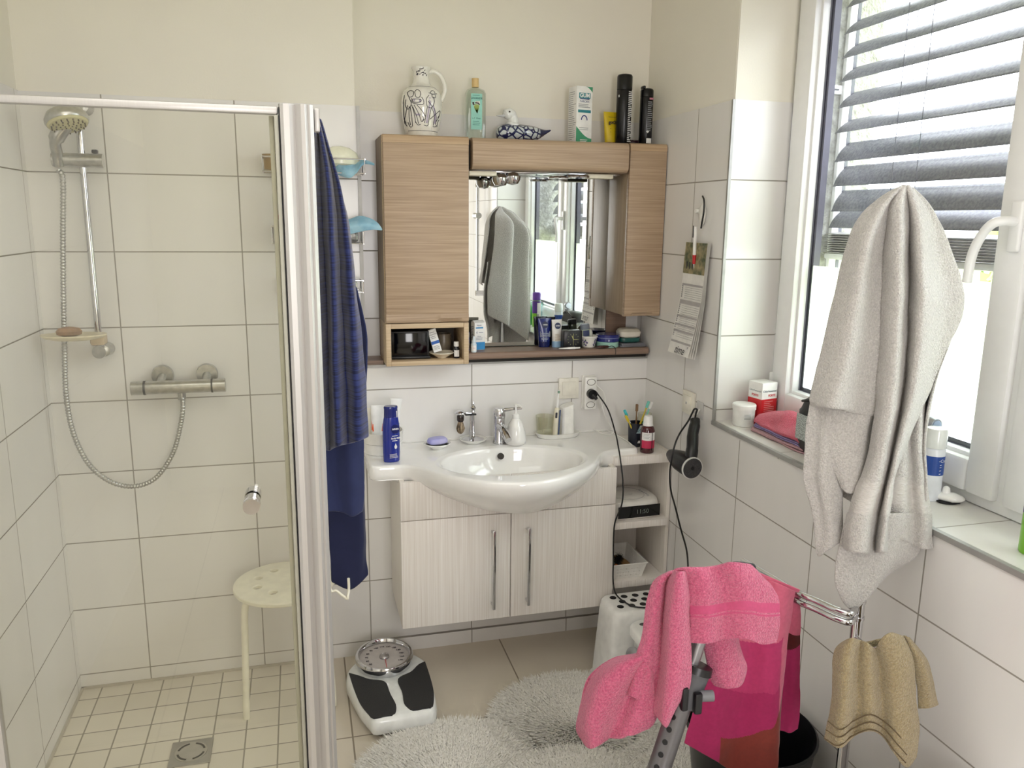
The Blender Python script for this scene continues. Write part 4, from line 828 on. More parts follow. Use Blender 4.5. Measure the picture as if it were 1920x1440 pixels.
# ---------------------------------------------------------------- things on the washbasin
BZ = .8525
def on(u, v, z=BZ): p = at(u, v, z=z); return p
def ovalbottle(mb, secs, m=0): mb.rings([[(rx*math.cos(2*PI*j/32), ry*math.sin(2*PI*j/32), z) for j in range(32)] for rx, ry, z in secs], True, (True, True), m)
cb_ = thing('tub', 'white two-part round tub at the left end of the basin', 'tub', (1.300, -.105, BZ))
g = MB(); g.lathe([(.062, 0), (.066, .004), (.069, .036), (.070, .040)], 44); g.build('lower_bowl', WHITE, cb_); g = MB(); g.lathe([(.070, .0405), (.074, .043), (.075, .075), (.0765, .081), (.073, .081), (.070, .06), (.066, .045), (.001, .0435)], 44); g.build('upper_bowl', mat('white_gloss_plastic', (232, 230, 224), .2, coat=.3), cb_)
def toothtube(label, x, y, rot, w, h, body, stripe, zz=.0445):
    t = thing('toothpaste_tube', label, 'tube', (x, y, BZ+zz), rot=rot); g = MB(); loft_tube(g, h-.02, w, .030, .020, taper=.78); g.build('tube_body', body, t, smooth=60); g = MB(); g.lathe([(.012, 0), (.014, .02)], 20); g.build('cap', WCAP, t)
    shp(t, 'stripe', stripe, lambda g: (g.patch(-w*.36, w*.40, .035, .062, FR(0, -.0138, 0, 0, PI/2-.10)), g.patch(-w*.42, w*.42, .105, .112, FR(0, -.0065, 0, 0, PI/2-.12)), g.patch(-w*.42, -w*.28, .04, .11, FR(0, -.0125, 0, 0, PI/2-.12)))); return t
toothtube('white tube with orange print standing in the white tub', 1.283, -.105, (.05, .03, .05), .052, .128, mat('tube_white', (236, 236, 234), .35), mat('orange_print', (220, 92, 46), .45))
toothtube('white tube with sky blue print behind the blue lotion bottle', 1.338, -.100, (.05, .10, .1), .045, .150, MATS['tube_white'], MATS['print_sky_blue'])
fl = thing('plastic_tube', 'plain pale tube leaning in the tub behind the orange one', 'tube', (1.265, -.075, BZ+.0445), rot=(-.05, -.02, 0)); g = MB(); loft_tube(g, .11, .042, .026, .0, taper=.8); g.build('tube_body', mat('pale_tube', (224, 220, 206), .4), fl, smooth=60)
p = on(735, 866); lb_ = thing('lotion_bottle', 'dark blue body lotion bottle standing at the basin edge', 'bottle', (p.x, p.y+.01, BZ), .15)
g = MB(); ovalbottle(g, [(.026, .017, 0), (.0285, .019, .003), (.0295, .0195, .03), (.030, .020, .09), (.0295, .0195, .125), (.026, .018, .150), (.0242, .017, .158)]); g.build('bottle', mat('lotion_blue', (24, 44, 140), .22, coat=.3), lb_, smooth=60)
g = MB(); ovalbottle(g, [(.0242, .017, .1585), (.0235, .0165, .185), (.0245, .017, .192), (.0225, .0155, .196)]); g.build('cap', mat('lotion_cap', (18, 34, 110), .2, coat=.3), lb_, smooth=50)
shp(lb_, 'badge', mat('badge_navy', (12, 24, 92), .3), lambda g: g.lathe([(.0155, 0), (.0155, .0004)], 28, X=FR(.010, -.0198, .118, .15)))
shp(lb_, 'lettering', WINK, lambda g: (g.text('NIVEA', .0085, FR(.010, -.0206, .118, .15), bold=.0003), g.text('Body Milk', .0085, FR(.011, -.0205, .086, .15), bold=.0002), g.lines(-.002, .022, [.094, .077], .0022, FR(0, -.0202, 0, .10)), g.lines(-.012, .020, [.030, .026, .022, .018], .0012, FR(0, -.0204, 0, .08)), g.add([(0, 0, .07), (.005, 0, .058), (.0035, 0, .052), (0, 0, .050), (-.0035, 0, .052), (-.005, 0, .058)], [(0, 1, 2, 3, 4, 5)], 0, Matrix.Translation((.010, -.0206, -.002))), g.patch(.006, .020, .157, .180, FR(0, -.0172, 0, .3))))
p = on(821, 842); sdd = thing('soap_dish', 'round white soap dish with patterned rim left of the bowl', 'soap dish', (p.x, p.y+.012, BZ))
g = MB(); g.lathe([(.022, 0), (.024, .003), (.044, .014), (.050, .019), (.049, .022), (.042, .017), (.022, .006), (.001, .005)], 40); g.build('dish', mat('dish_white', (236, 236, 232), .12, coat=.4), sdd)
g = MB()
for i in range(16): a = 2*PI*i/16; g.lathe([(.0035, 0), (.0035, .0005)], 8, (.040*math.cos(a), .040*math.sin(a), .0168))
g.build('rim_pattern', mat('grey_pattern', (90, 90, 100), .4), sdd, smooth=0)
bk = MB(); bk.box((0, 0, .003), (.072, .042, .006), .002); tag(bk.build('soap_mat', BLACK, loc=(p.x, p.y+.012, BZ+.0125), rot=(0, 0, .25)), 'black soap pad under the violet soap', 'pad')
vs_ = MB(); vs_.lathe([(.030, 0), (.037, .004), (.038, .012), (.033, .020), (.024, .023), (.001, .022)], 36, sy=.62, pw=3.2); tag(vs_.build('bar_soap', mat('violet_soap', (150, 152, 220), .35, rgb2=(190, 186, 224), scale=14), loc=(p.x, p.y+.010, BZ+.0188), rot=(0, 0, .25)), 'violet bar of soap on the round white dish', 'soap')
p = on(889, 832); dsx, dsy = p.x, p.y+.018
ds = MB(); ds.lathe([(.030, 0), (.032, .003), (.050, .012), (.053, .016), (.050, .017), (.040, .010), (.001, .008)], 40); tag(ds.build('saucer', MATS['dish_white'], loc=(dsx, dsy, BZ)), 'white saucer under the chrome shaving stand', 'saucer')
sh = thing('shaving_stand', 'ornate chrome shaving stand on a white saucer', 'stand', (dsx, dsy, BZ+.0095))
g = MB(); g.lathe([(.040, 0), (.041, .004), (.030, .008), (.016, .011), (.007, .016), (.005, .024), (.008, .028), (.005, .033), (.0048, .105), (.007, .110), (.005, .114), (.010, .122), (.011, .126), (.006, .132), (.003, .136), (.0055, .140), (.001, .150)], 28); g.build('post', CHROME, sh, smooth=50)
g = MB(); g.tube([(-.002, 0, .104), (-.018, -.004, .105), (-.034, -.006, .108)], .0028, 8); g.lathe([(.020, 0), (.021, .002), (.020, .004)], 24, (-.050, -.008, .107)); g.tube([(.0, 0, .104), (-.012, -.018, .104)], .0026, 8); g.build('holder_arm', CHROME, sh)
br_ = thing('shaving_brush', 'badger shaving brush hanging bristles down from the stand', 'brush', (dsx-.050, dsy-.008, BZ+.042))
g = MB(); g.lathe([(.0105, .044), (.0135, .050), (.0135, .066), (.0115, .070)], 24); g.build('handle', mat('brush_handle', (36, 22, 18), .15, coat=.5), br_); g = MB(); g.lathe([(.012, .0705), (.016, .076), (.019, .080), (.012, .085), (.001, .087)], 24); g.build('handle_knob', CHROME, br_)
g = MB(); rr = random.Random(5)
for i in range(420):
    a = rr.uniform(0, 2*PI); q_ = math.sqrt(rr.random()); g.tube([(.008*q_*math.cos(a), .008*q_*math.sin(a), .045), (.0165*q_*math.cos(a), .0165*q_*math.sin(a), .018), (.013*q_*math.cos(a), .013*q_*math.sin(a), -.004+.010*q_*q_)], [.0006, .0006, .0002], 3, caps=False)
bh = g.build('bristles', mat('badger_hair', (60, 46, 38), .7, rgb2=(190, 170, 140), stretch=(40, 40, 4), scale=6), br_, smooth=0)
rz_ = thing('razor', 'chrome safety razor hanging beside the shaving stand post', 'razor', (dsx-.014, dsy-.021, BZ+.012))
g = MB(); g.lathe([(.004, 0), (.005, .004), (.0045, .05), (.0035, .055), (.003, .098)], 16); g.build('handle', CHROME, rz_, smooth=50); g = MB(); g.box((0, 0, .102), (.042, .012, .006), .002); g.build('head', BLACK, rz_)
p = on(937, 832); fx, fy = p.x, p.y+.012
fa = thing('basin_tap', 'chrome single-lever mixer tap behind the bowl', 'tap', (fx, fy, BZ))
g = MB(); g.lathe([(.0235, 0), (.0235, .006), (.0215, .010), (.0215, .098)], 36); g.build('body', CHROME, fa, smooth=50)
g = MB(); g.lathe([(.0225, .099), (.0235, .106), (.0225, .125), (.018, .134), (.001, .137)], 36); g.tube([(.012, 0, .126), (.05, -.004, .130), (.085, -.006, .131)], [.008, .006, .0055], 12); g.build('lever', CHROME, fa, smooth=50)
g = MB(); g.tube([(0, -.010, .070), (.004, -.05, .062), (.008, -.082, .048), (.010, -.098, .036)], [.016, .0155, .0145, .0135], 20); g.build('spout', CHROME, fa, smooth=60)
p = on(968, 833); so_ = thing('soap_dispenser', 'white ceramic soap dispenser with pump right of the tap', 'soap dispenser', (p.x, p.y+.012, BZ))
g = MB(); g.lathe([(.034, 0), (.039, .004), (.040, .018), (.036, .048), (.026, .078), (.016, .094), (.012, .098)], 40); g.build('bottle', CERAM, so_, smooth=60)
g = MB(); g.lathe([(.014, .097), (.0145, .100), (.0145, .113), (.009, .116), (.004, .118), (.004, .140), (.007, .142), (.007, .150), (.003, .152)], 24); g.tube([(0, 0, .147), (.010, -.012, .149), (.017, -.02, .145)], .004, 10); g.build('pump', WCAP, so_, smooth=50)
p = on(1050, 822); tx, ty = p.x, p.y+.03
tr = thing('toothbrush_tray', 'white oval tray holding charger, toothbrush and glass', 'tray', (tx, ty, BZ))
g = MB(); g.lathe([(.075, 0), (.082, .004), (.088, .018), (.090, .019), (.084, .019), (.078, .008), (.001, .006)], 44, sy=.52, pw=2.4); g.build('tray', WHITE, tr, smooth=50)
ch = thing('toothbrush_charger', 'white slanted-top electric toothbrush charger tower', 'charger', (tx+.037, ty+.004, BZ+.0065)); 
g = MB(); R = [[(x*s_, y*s_, z+(zz if k else 0)) for x, y, zz in ((-.026, -.02, 0), (-.018, -.028, .004), (.018, -.028, .014), (.026, -.02, .016), (.026, .02, .016), (.018, .028, .014), (-.018, .028, .004), (-.026, .02, 0))] for k, s_, z in ((0, 1, 0), (0, .97, .003), (1, .93, .105), (1, .90, .108))]; g.rings(R); g.build('tower', WHITE, ch, bevel=.002, smooth=30)
eb = thing('electric_toothbrush', 'white and blue electric toothbrush standing on the tray', 'toothbrush', (tx-.014, ty-.012, BZ+.0068), rot=(0, .05, -.15))
g = MB(); g.lathe([(.0125, 0), (.013, .004), (.0125, .05), (.0115, .09), (.0095, .108), (.006, .112)], 28); g.build('handle', mat('ivory_handle', (232, 226, 206), .35), eb, smooth=60)
shp(eb, 'blue_side', mat('blue_side', (40, 80, 140), .3), lambda g: g.patch(-.009, .009, .004, .104, FR(.0118, -.0058, 0, 1.1)))
shp(eb, 'switch', mat('switch_dark', (60, 62, 68), .5), lambda g: g.box((-.003, -.012, .084), (.008, .004, .022), .002))
g = MB(); g.lathe([(.0055, .112), (.005, .120), (.0035, .150), (.003, .170)], 14); g.box((0, -.004, .175), (.008, .010, .012), .002); g.build('brush_neck', WCAP, eb); g = MB(); g.box((0, -.011, .175), (.008, .008, .009), .0015); g.build('bristles', mat('bristle_green', (120, 150, 130), .7), eb)
TG = thin_glass('tumbler_glass', (.955, .955, .90), 1.3)
tg = MB(); tg.lathe([(.030, 0), (.032, .006), (.036, .078), (.0345, .078), (.030, .010), (.001, .008)], 32, caps=(True, False)); tag(tg.build('tumbler', TG, loc=(tx-.052, ty+.004, BZ+.007)), 'clear drinking glass on the white toothbrush tray', 'glass')

# ---------------------------------------------------------------- sockets and switches
def plate_thing(name, label, cat, p, nrm, w, h):
    t = thing(name, label, cat, p, 0 if nrm == 'y' else -PI/2); g = MB(); g.box((0, -.005, 0), (w, .010, h), .003); g.build('frame', mat('switch_cream', (234, 230, 218), .35), t); return t
p1 = plate_thing('light_switch', 'square cream switch behind the toothbrush charger', 'switch', (2.036, -.0005, 1.033), 'y', .082, .082)
g = MB(); g.box((0, -.0115, 0), (.056, .004, .056), .003, rot=(.06, 0, 0)); g.build('rocker', MATS['switch_cream'], p1)
p2 = thing('socket', 'white multi-socket block with black plug on the vanity wall', 'socket', (2.118, -.0005, 1.015)); g = MB(); g.box((0, -.006, 0), (.056, .012, .135), .004); g.box((0, -.021, 0), (.050, .030, .130), .006); g.build('housing', WHITE, p2)
g = MB()
for z in (.045, -.045):
    g.tube([(.017*math.cos(2*PI*i/20), -.0365, z+.012*math.sin(2*PI*i/20)) for i in range(21)], .0012, 6)
g.build('socket_opening', mat('grey_opening', (120, 116, 110), .5), p2)
bc = thing('power_cord', 'black cord plugged into the wall socket and hanging past the radio', 'cord', (2.118, -.037, 1.015)); ob_ = Vector((2.118, -.037, 1.015))
g = MB(); g.cyl((0, 0, 0), (0, -.022, 0), .019, 24); g.cyl((0, -.020, -.002), (.012, -.034, -.016), .009, 14, 0, .006); g.build('plug', BLACK, bc)
cp = [at(1118, 735, y=-.07), at(1140, 768, y=-.12), at(1154, 812, y=-.215), at(1159, 836, y=-.275), at(1163, 860, y=-.312), at(1168, 905, y=-.335), at(1166, 945, y=-.345), at(1152, 985, y=-.335), at(1150, 1050, y=-.335), at(1150, 1095, y=-.340), at(1158, 1118, z=.325), at(1185, 1136, z=.321), at(1215, 1140, z=.320)]
g = MB(); g.tube([p_-ob_ for p_ in spline(cp, 10)], .0028, 8); g.build('lead', BLACK, bc, smooth=60)
wcr = thing('charger_cord', 'white cord looping over the basin to the toothbrush charger', 'cord', (2.118, -.030, .96)); ow_ = Vector((2.118, -.030, .96))
cp = [Vector((2.130, -.037, .975)), at(1123, 745, y=-.06), at(1135, 780, y=-.07), at(1150, 810, z=.862), at(1130, 813, z=.857), at(1105, 800, z=.862), at(1087, 792, z=.87)]
g = MB(); g.tube([p_-ow_ for p_ in spline(cp, 8)], .0019, 8); cp = [at(1098, 806, z=.856), at(1128, 804, z=.856), at(1150, 812, z=.856), at(1168, 822, z=.856), at(1180, 830, z=.857), at(1186, 836, z=.85)]; g.tube([p_-ow_ for p_ in spline(cp, 8)], .0019, 8)
cp = [at(1118, 722, y=-.04), at(1131, 735, y=-.05), at(1135, 752, y=-.05), at(1128, 765, y=-.03)]; g.tube([p_-ow_ for p_ in spline(cp, 8)], .002, 8); g.build('lead', WHITE, wcr, smooth=60)
p3 = thing('light_switch', 'cream wall switch on the right wall above the hair dryer', 'switch', (XR-.0005, -.385, 1.045), -PI/2)
g = MB(); g.box((0, -.006, 0), (.082, .012, .082), .003); g.build('frame', MATS['switch_cream'], p3); g = MB(); g.box((0, -.0135, 0), (.056, .005, .056), .003, rot=(.05, 0, 0)); g.build('rocker', MATS['switch_cream'], p3); g = MB(); g.box((0, -.0165, 0), (.006, .001, .008), 0); g.build('symbol', GREYINK, p3)

# ---------------------------------------------------------------- hair dryer, hooks and calendar on the right wall
hk = thing('adhesive_hook', 'clear square adhesive hook holding the hair dryer', 'hook', (XR-.001, -.462, 1.035)); g = MB(); g.box((-.0015, 0, 0), (.003, .044, .060), .001); g.build('pad', mat('clear_pad', (206, 206, 204), .2), hk); g = MB(); g.tube(spline([(-.003, 0, .005), (-.012, 0, -.012), (-.022, 0, -.012), (-.024, 0, .0)], 5), .003, 8); g.build('peg', WHITE, hk)
dyo = Vector((XR-.055, -.43, .86)); dy = thing('hair_dryer', 'black hair dryer hanging handle up on the right wall', 'hair dryer', dyo)
def P3(u, v, x): return at(u, v, x=x)-dyo
g = MB(); A_, B_ = P3(1298, 878, 2.285), P3(1257, 851, 2.275); ax = (B_-A_).normalized(); q_ = (B_-A_).length/.165
g.tube([A_, A_+ax*.012*q_, A_+ax*.05*q_, A_+ax*.085*q_, A_+ax*.115*q_, A_+ax*.15*q_, A_+ax*.165*q_], [.035, .0365, .037, .036, .030, .022, .017], 28); g.build('barrel', BLACK, dy, smooth=60)
g = MB(); g.tube(spline([P3(1294, 868, 2.285), P3(1298, 840, 2.30), P3(1299, 815, 2.315), P3(1303, 795, 2.33), P3(1303, 785, 2.335)], 6), [.021]*6+[.020]*6+[.019]*6+[.017]*6+[.010], 18); g.build('handle', BLACK, dy, smooth=60)
g = MB(); g.tube([A_-ax*.001, A_+ax*.004], .0385, 32); g.build('ring', mat('white_ring', (210, 210, 206), .3), dy); g = MB(); g.tube([A_-ax*.003, A_-ax*.0015], .035, 32); gg = g.build('grille', mat('mesh_grey', (66, 64, 66), .5, rgb2=(30, 30, 32), scale=400), dy)
g = MB(); g.tube([A_-ax*.0045, A_-ax*.003], .006, 16); g.build('grille_centre', BLACK, dy)
g = MB(); g.tube(spline([P3(1303, 785, 2.335), P3(1305, 775, 2.335), P3(1307, 768, 2.337), P3(1302, 767, 2.335), P3(1298, 774, 2.33), P3(1290, 790, 2.32), P3(1275, 812, 2.28), P3(1266, 832, 2.24), P3(1259, 862, 2.225), P3(1256, 890, 2.23), P3(1258, 920, 2.24), P3(1266, 950, 2.27), P3(1276, 990, 2.30), P3(1287, 1030, 2.32), P3(1290, 1062, 2.32), P3(1290, 1100, 2.30)], 8), .0032, 10); g.build('cord', BLACK, dy, smooth=60)
hk2 = thing('hook', 'white oval wall hook with black line holding calendar and pen', 'hook', (XR-.001, -.400, 1.70)); ohk = Vector((XR-.001, -.400, 1.70))
g = MB(); g.lathe([(.022, 0), (.024, .003), (.018, .008), (.001, .010)], 28, sx=1, sy=1.6, X=Matrix.Rotation(-PI/2, 4, 'Y') @ Matrix.Rotation(PI/2, 4, 'Z')); g.build('plate', WHITE, hk2, smooth=60)
g = MB(); g.tube(spline([(-.012, -.012, .060), (-.016, -.032, .045), (-.018, -.038, .010), (-.018, -.030, -.025), (-.014, -.018, -.045)], 6), .003, 8); g.build('loop', BLACK, hk2); g = MB(); g.lathe([(.007, -.004), (.007, .010)], 14, X=Matrix.Translation((-.006, .026, .012)) @ Matrix.Rotation(-PI/2, 4, 'Y')); g.build('peg', WHITE, hk2)
ca = thing('wall_calendar', 'long paper strip calendar hanging from the wall hook', 'calendar', (XR-.004, -.4, 1.62)); 
PAPER2 = mat('calendar_paper', (236, 234, 230), .7)
def calx(z, k): # bend of the strip away from the wall
    t = (1.62-z); return -.004-k*.0022-(.010*math.sin(t/.41*PI*1.0)) - (.022*max(0, (t-.2)/.2)**1.6 if t > .2 else 0) - k*.006*max(0, (t-.15)/.26)
def sheet(k, y0, y1, z0, z1, n=20, dx=0, dy=0):
    R = []
    for i in range(n+1):
        z = z1+(z0-z1)*i/n; t = 1.62-z; sh_ = (.022*max(0, (t-.2)/.2))
        R.append([(calx(z, k)+dx-(XR-.004)+XR-.004, y+.4+sh_+dy, z-1.62) for y in (y0, (y0+y1)/2, y1)])
    return R
for k in range(4):
    g = MB(); g.grid(sheet(k, -.318, -.482+.002*k, 1.212+.002*k, 1.607)); g.build('page', PAPER2, ca, smooth=60)
g = MB(); g.grid(sheet(3, -.319, -.474, 1.500, 1.606, dx=-.0012)); g.build('food_photo', mat('food_photo', (60, 74, 44), .5, rgb2=(176, 160, 120), scale=34, detail=4), ca, smooth=60)
def cal_patch(g, y0, y1, z0, z1, dx=-.0014): g.grid(sheet(3, y0, y1, z0, z1, 3, dx))
g = MB()
for z in (1.462, 1.405, 1.398, 1.352, 1.322, 1.300, 1.262): cal_patch(g, -.325, -.474, z-.004, z+.003)
g.build('grey_bars', mat('grey_bar', (176, 172, 172), .6), ca, smooth=0)
g = MB()
for z in [1.452-.0072*i for i in range(25)]:
    if any(abs(z-q_) < .005 for q_ in (1.462, 1.405, 1.398, 1.352, 1.322, 1.300)): continue
    cal_patch(g, -.350, -.472, z-.0006, z+.0002); cal_patch(g, -.326, -.334, z+.001, z+.005); 
g.build('day_lines', mat('day_lines', (120, 120, 124), .6), ca, smooth=0)
g = MB(); XT = Matrix.Translation((calx(1.24, 3)-.0025, -.3+.012-.082+.0, 1.238-1.62)) @ Matrix.Rotation(-PI/2, 4, 'Z') @ Matrix.Rotation(PI/2+.42, 4, 'X')
XT = Matrix.Translation((calx(1.236, 3)-.005, .008, 1.236-1.62)) @ Matrix.Rotation(-PI/2, 4, 'Z') @ Matrix.Rotation(PI/2-.42, 4, 'X')
g.text('time', .040, XT); g.text('+', .034, XT @ Matrix.Translation((.044, .018, 0))); g.build('lettering', INK, ca, smooth=0)
g = MB()
for y in (-.345, -.365, -.385): g.box((calx(1.53, 3)-.0016, y+.4, 1.525-1.62), (.0008, .006, .03), 0)
g.build('dark_blocks', INK, ca)
pn = thing('pen', 'white and red ballpoint pen hanging in front of the calendar', 'pen', (XR-.028, -.402, 1.64)); g = MB(); g.cyl((0, 0, .02), (.004, .003, -.075), .0062, 16); g.build('barrel', WHITE, pn); g = MB(); g.cyl((.004, .003, -.075), (.005, .004, -.105), .0068, 16, 0, .006); g.build('grip', RED, pn); g = MB(); g.cyl((.005, .004, -.105), (.0055, .0045, -.122), .0045, 12, 0, .001); g.build('tip', CHROME, pn); g = MB(); g.box((-.007, 0, .003), (.003, .003, .04), .001); g.build('clip', BLACK, pn)
# ---------------------------------------------------------------- cloth helpers
def terry(name, a, b=None, sc=260, bump=1, dist=.007): return mat(name, a, .95, rgb2=b or tuple(int(v*.93) for v in a), scale=sc, detail=3, bump=bump, bscale=sc*1.3, bdist=dist, sheen=.35, band=(.3, .7))
GREYT = terry('grey_terry', (226, 222, 218), (196, 192, 188)); PINKT = terry('pink_terry', (230, 118, 152), (194, 74, 116)); BEIGET = terry('beige_terry', (182, 164, 126), (150, 132, 96))
def sheet_px(mb, cols, D0, v0, slope, dd=0, ramp=0, nu=5, nv=40, noise=.003, seed=0, o=None, m=0, mfn=None):
    "cloth panel whose fold lines were traced; each hangs at its own distance"
    C = []
    for c in cols:
        off = c[0]; C.append([at(u, v, D=D0+slope*(v-v0)+off*(min(1, max(0, (v-v0+8)/ramp)) if ramp else 1)+dd) for u, v in c[1:]])
    G = drape(C, nu, nv, noise, seed)
    if o is not None: G = [[p-o for p in r] for r in G]
    if mfn is None: mb.grid(G, m)
    else:
        n = len(G[0]); b = len(mb.v); mb.v += [tuple(p) for r in G for p in r]
        for i in range(len(G)-1):
            for j in range(n-1):
                mb.f.append((b+i*n+j, b+i*n+j+1, b+(i+1)*n+j+1, b+(i+1)*n+j)); mb.m.append(mfn(j/(n-1), i/(len(G)-1)))
# ---------------------------------------------------------------- towel stand
PX, PY = 2.20, -1.53
ts = thing('towel_stand', 'chrome towel stand pole with swing arms before the right wall', 'towel stand', (PX, PY, 0))
g = MB(); g.cyl((0, 0, .012), (0, 0, 1.69), .0125, 24); g.build('pole', CHROME, ts)
g = MB(); g.lathe([(.13, 0), (.135, .004), (.12, .012), (.02, .016)], 40); g.build('base', CHROME, ts)
g = MB()
for z in (.862, .822): g.lathe([(.0145, -.004), (.0152, 0), (.0145, .004)], 24, (0, 0, z))
g.build('arm_ring', CHROME, ts)
for dz in (.010, -.010):
    g = MB(); so_ = Vector((PX, PY, 0)); g.tube(spline([(-.002, .004, .842+dz)]+[tuple(at(u_, v_, z=.842)-so_+Vector((0, 0, dz))) for u_, v_ in ((1596, 1158), (1572, 1153), (1530, 1134), (1495, 1119), (1440, 1086), (1392, 1058))], 8), .0075, 14); g.build('swing_arm', CHROME, ts, smooth=60)
g = MB(); g.tube(spline([Vector((0, 0, .768))]+[at(u_, v_, D=1.635)-so_ for u_, v_ in ((1625, 1215), (1600, 1210), (1582, 1216))], 6), .006, 12); g.build('swing_arm', CHROME, ts, smooth=60)
g = MB(); g.tube(spline([Vector((0, 0, .772))]+[at(u_, v_, D=1.64)-so_ for u_, v_ in ((1640, 1218), (1668, 1203), (1698, 1206))], 6), .006, 12); g.build('swing_arm', CHROME, ts, smooth=60)
g = MB(); g.lathe([(.012, 0), (.015, .010), (.001, .018)], 20, (0, 0, 1.69)); g.build('top_knob', CHROME, ts)

# ---------------------------------------------------------------- grey towel on the stand
og = Vector((PX, PY, 1.735)); g = MB()
A = dict(D0=1.560, v0=345, slope=.00021, o=og, ramp=110)
sheet_px(g, [(.045, (1690, 352), (1650, 372), (1607, 412), (1577, 500), (1545, 640), (1518, 745), (1526, 764)), (-.022, (1693, 349), (1655, 385), (1628, 440), (1602, 560), (1577, 690), (1558, 766)), (-.004, (1695, 348), (1660, 385), (1642, 440), (1624, 560), (1606, 690), (1590, 771)), (.018, (1697, 347), (1664, 385), (1654, 450), (1645, 570), (1640, 690), (1624, 778)), (.026, (1699, 348), (1680, 388), (1685, 460), (1684, 570), (1676, 690), (1662, 780))], seed=1, nu=7, **A)
sheet_px(g, [(.018, (1696, 347), (1668, 385), (1660, 450), (1655, 560), (1648, 700), (1634, 830), (1604, 920), (1588, 980), (1582, 1030)), (-.022, (1698, 346), (1680, 385), (1677, 460), (1674, 570), (1664, 710), (1645, 840), (1616, 925), (1600, 985), (1595, 1034)),
    (-.030, (1700, 346), (1690, 385), (1690, 460), (1688, 570), (1680, 710), (1664, 830), (1640, 925), (1625, 985), (1620, 1037)), (.022, (1702, 346), (1704, 390), (1706, 480), (1703, 590), (1697, 710), (1678, 830), (1657, 915), (1645, 985), (1640, 1038)),
    (-.034, (1703, 346), (1718, 392), (1726, 480), (1728, 590), (1718, 690), (1697, 800), (1668, 910), (1659, 985), (1654, 1036)), (.020, (1705, 347), (1734, 392), (1752, 480), (1764, 590), (1748, 690), (1712, 790), (1672, 900), (1662, 985), (1660, 1036)),
    (.030, (1707, 348), (1744, 384), (1784, 470), (1807, 568), (1775, 655), (1726, 765), (1680, 880), (1665, 980), (1662, 1030))], seed=2, nu=8, nv=110, mfn=lambda s_, t: 1 if .795 < t < .885 else 0, **A)
sheet_px(g, [(.055, (1640, 560), (1650, 700), (1655, 850), (1662, 950), (1663, 1012)), (.045, (1680, 560), (1688, 700), (1690, 850), (1690, 940), (1690, 1012)), (.062, (1700, 560), (1706, 700), (1706, 850), (1712, 950), (1712, 1022)), (.045, (1725, 560), (1724, 700), (1722, 850), (1730, 950), (1734, 1030)), (.070, (1755, 560), (1737, 720), (1733, 850), (1743, 950), (1749, 1028))], seed=3, nu=8, nv=90, mfn=lambda s_, t: 1 if .72 < t < .84 else 0, **A)
sheet_px(g, [(.065, (1545, 640), (1518, 760), (1508, 840), (1506, 895), (1516, 925), (1532, 947)), (.05, (1560, 640), (1538, 760), (1530, 850), (1534, 920), (1540, 990), (1531, 1040)), (.030, (1580, 640), (1560, 760), (1548, 850), (1548, 920), (1560, 990), (1550, 1032)), (.045, (1610, 640), (1600, 760), (1585, 850), (1580, 930), (1580, 985), (1574, 1016))], seed=4, **A)
sheet_px(g, [(.035, (1550, 735), (1546, 780), (1545, 838), (1556, 870), (1579, 915)), (.018, (1585, 735), (1580, 780), (1572, 822), (1580, 868), (1590, 925)), (.018, (1630, 735), (1622, 785), (1612, 808), (1606, 868), (1604, 925)), (.04, (1655, 735), (1640, 790), (1636, 808), (1630, 868), (1620, 925))], seed=5, **A)
sheet_px(g, [(.034, (1588, 960), (1573, 1020), (1565, 1060), (1567, 1100), (1581, 1128)), (.026, (1612, 960), (1600, 1030), (1592, 1080), (1590, 1118), (1592, 1141)), (.030, (1645, 960), (1635, 1040), (1622, 1090), (1612, 1120), (1602, 1146)), (.036, (1690, 960), (1668, 1040), (1650, 1080), (1640, 1100), (1622, 1122)), (.09, (1738, 960), (1722, 1035), (1692, 1058), (1668, 1068), (1650, 1082))], seed=6, **A)
sheet_px(g, [(.08, (1690, 353), (1652, 376), (1610, 416), (1580, 510), (1550, 650), (1522, 770), (1516, 900)), (.15, (1694, 350), (1665, 380), (1640, 440), (1620, 560), (1595, 760), (1575, 930)), (.085, (1698, 349), (1682, 385), (1668, 470), (1655, 600), (1640, 780), (1625, 960)), (.17, (1702, 349), (1700, 390), (1696, 480), (1690, 620), (1680, 800), (1668, 1000)),
    (.09, (1705, 349), (1718, 390), (1726, 480), (1724, 620), (1708, 800), (1700, 1000)), (.12, (1707, 350), (1736, 392), (1756, 480), (1760, 600), (1738, 760), (1722, 980)), (.045, (1709, 351), (1744, 388), (1782, 472), (1804, 568), (1772, 660), (1738, 780), (1736, 940))], seed=7, nv=50, **A)
gt = g.build('grey_towel', [GREYT, mat('grey_woven_band', (202, 198, 194), .8, stretch=(1, 1, 3), scale=160, bump=1, bscale=90, bdist=.004)], loc=og, smooth=80, solid=.007, sub=1); tag(gt, 'large light grey terry towel hanging over the top of the stand', 'towel')
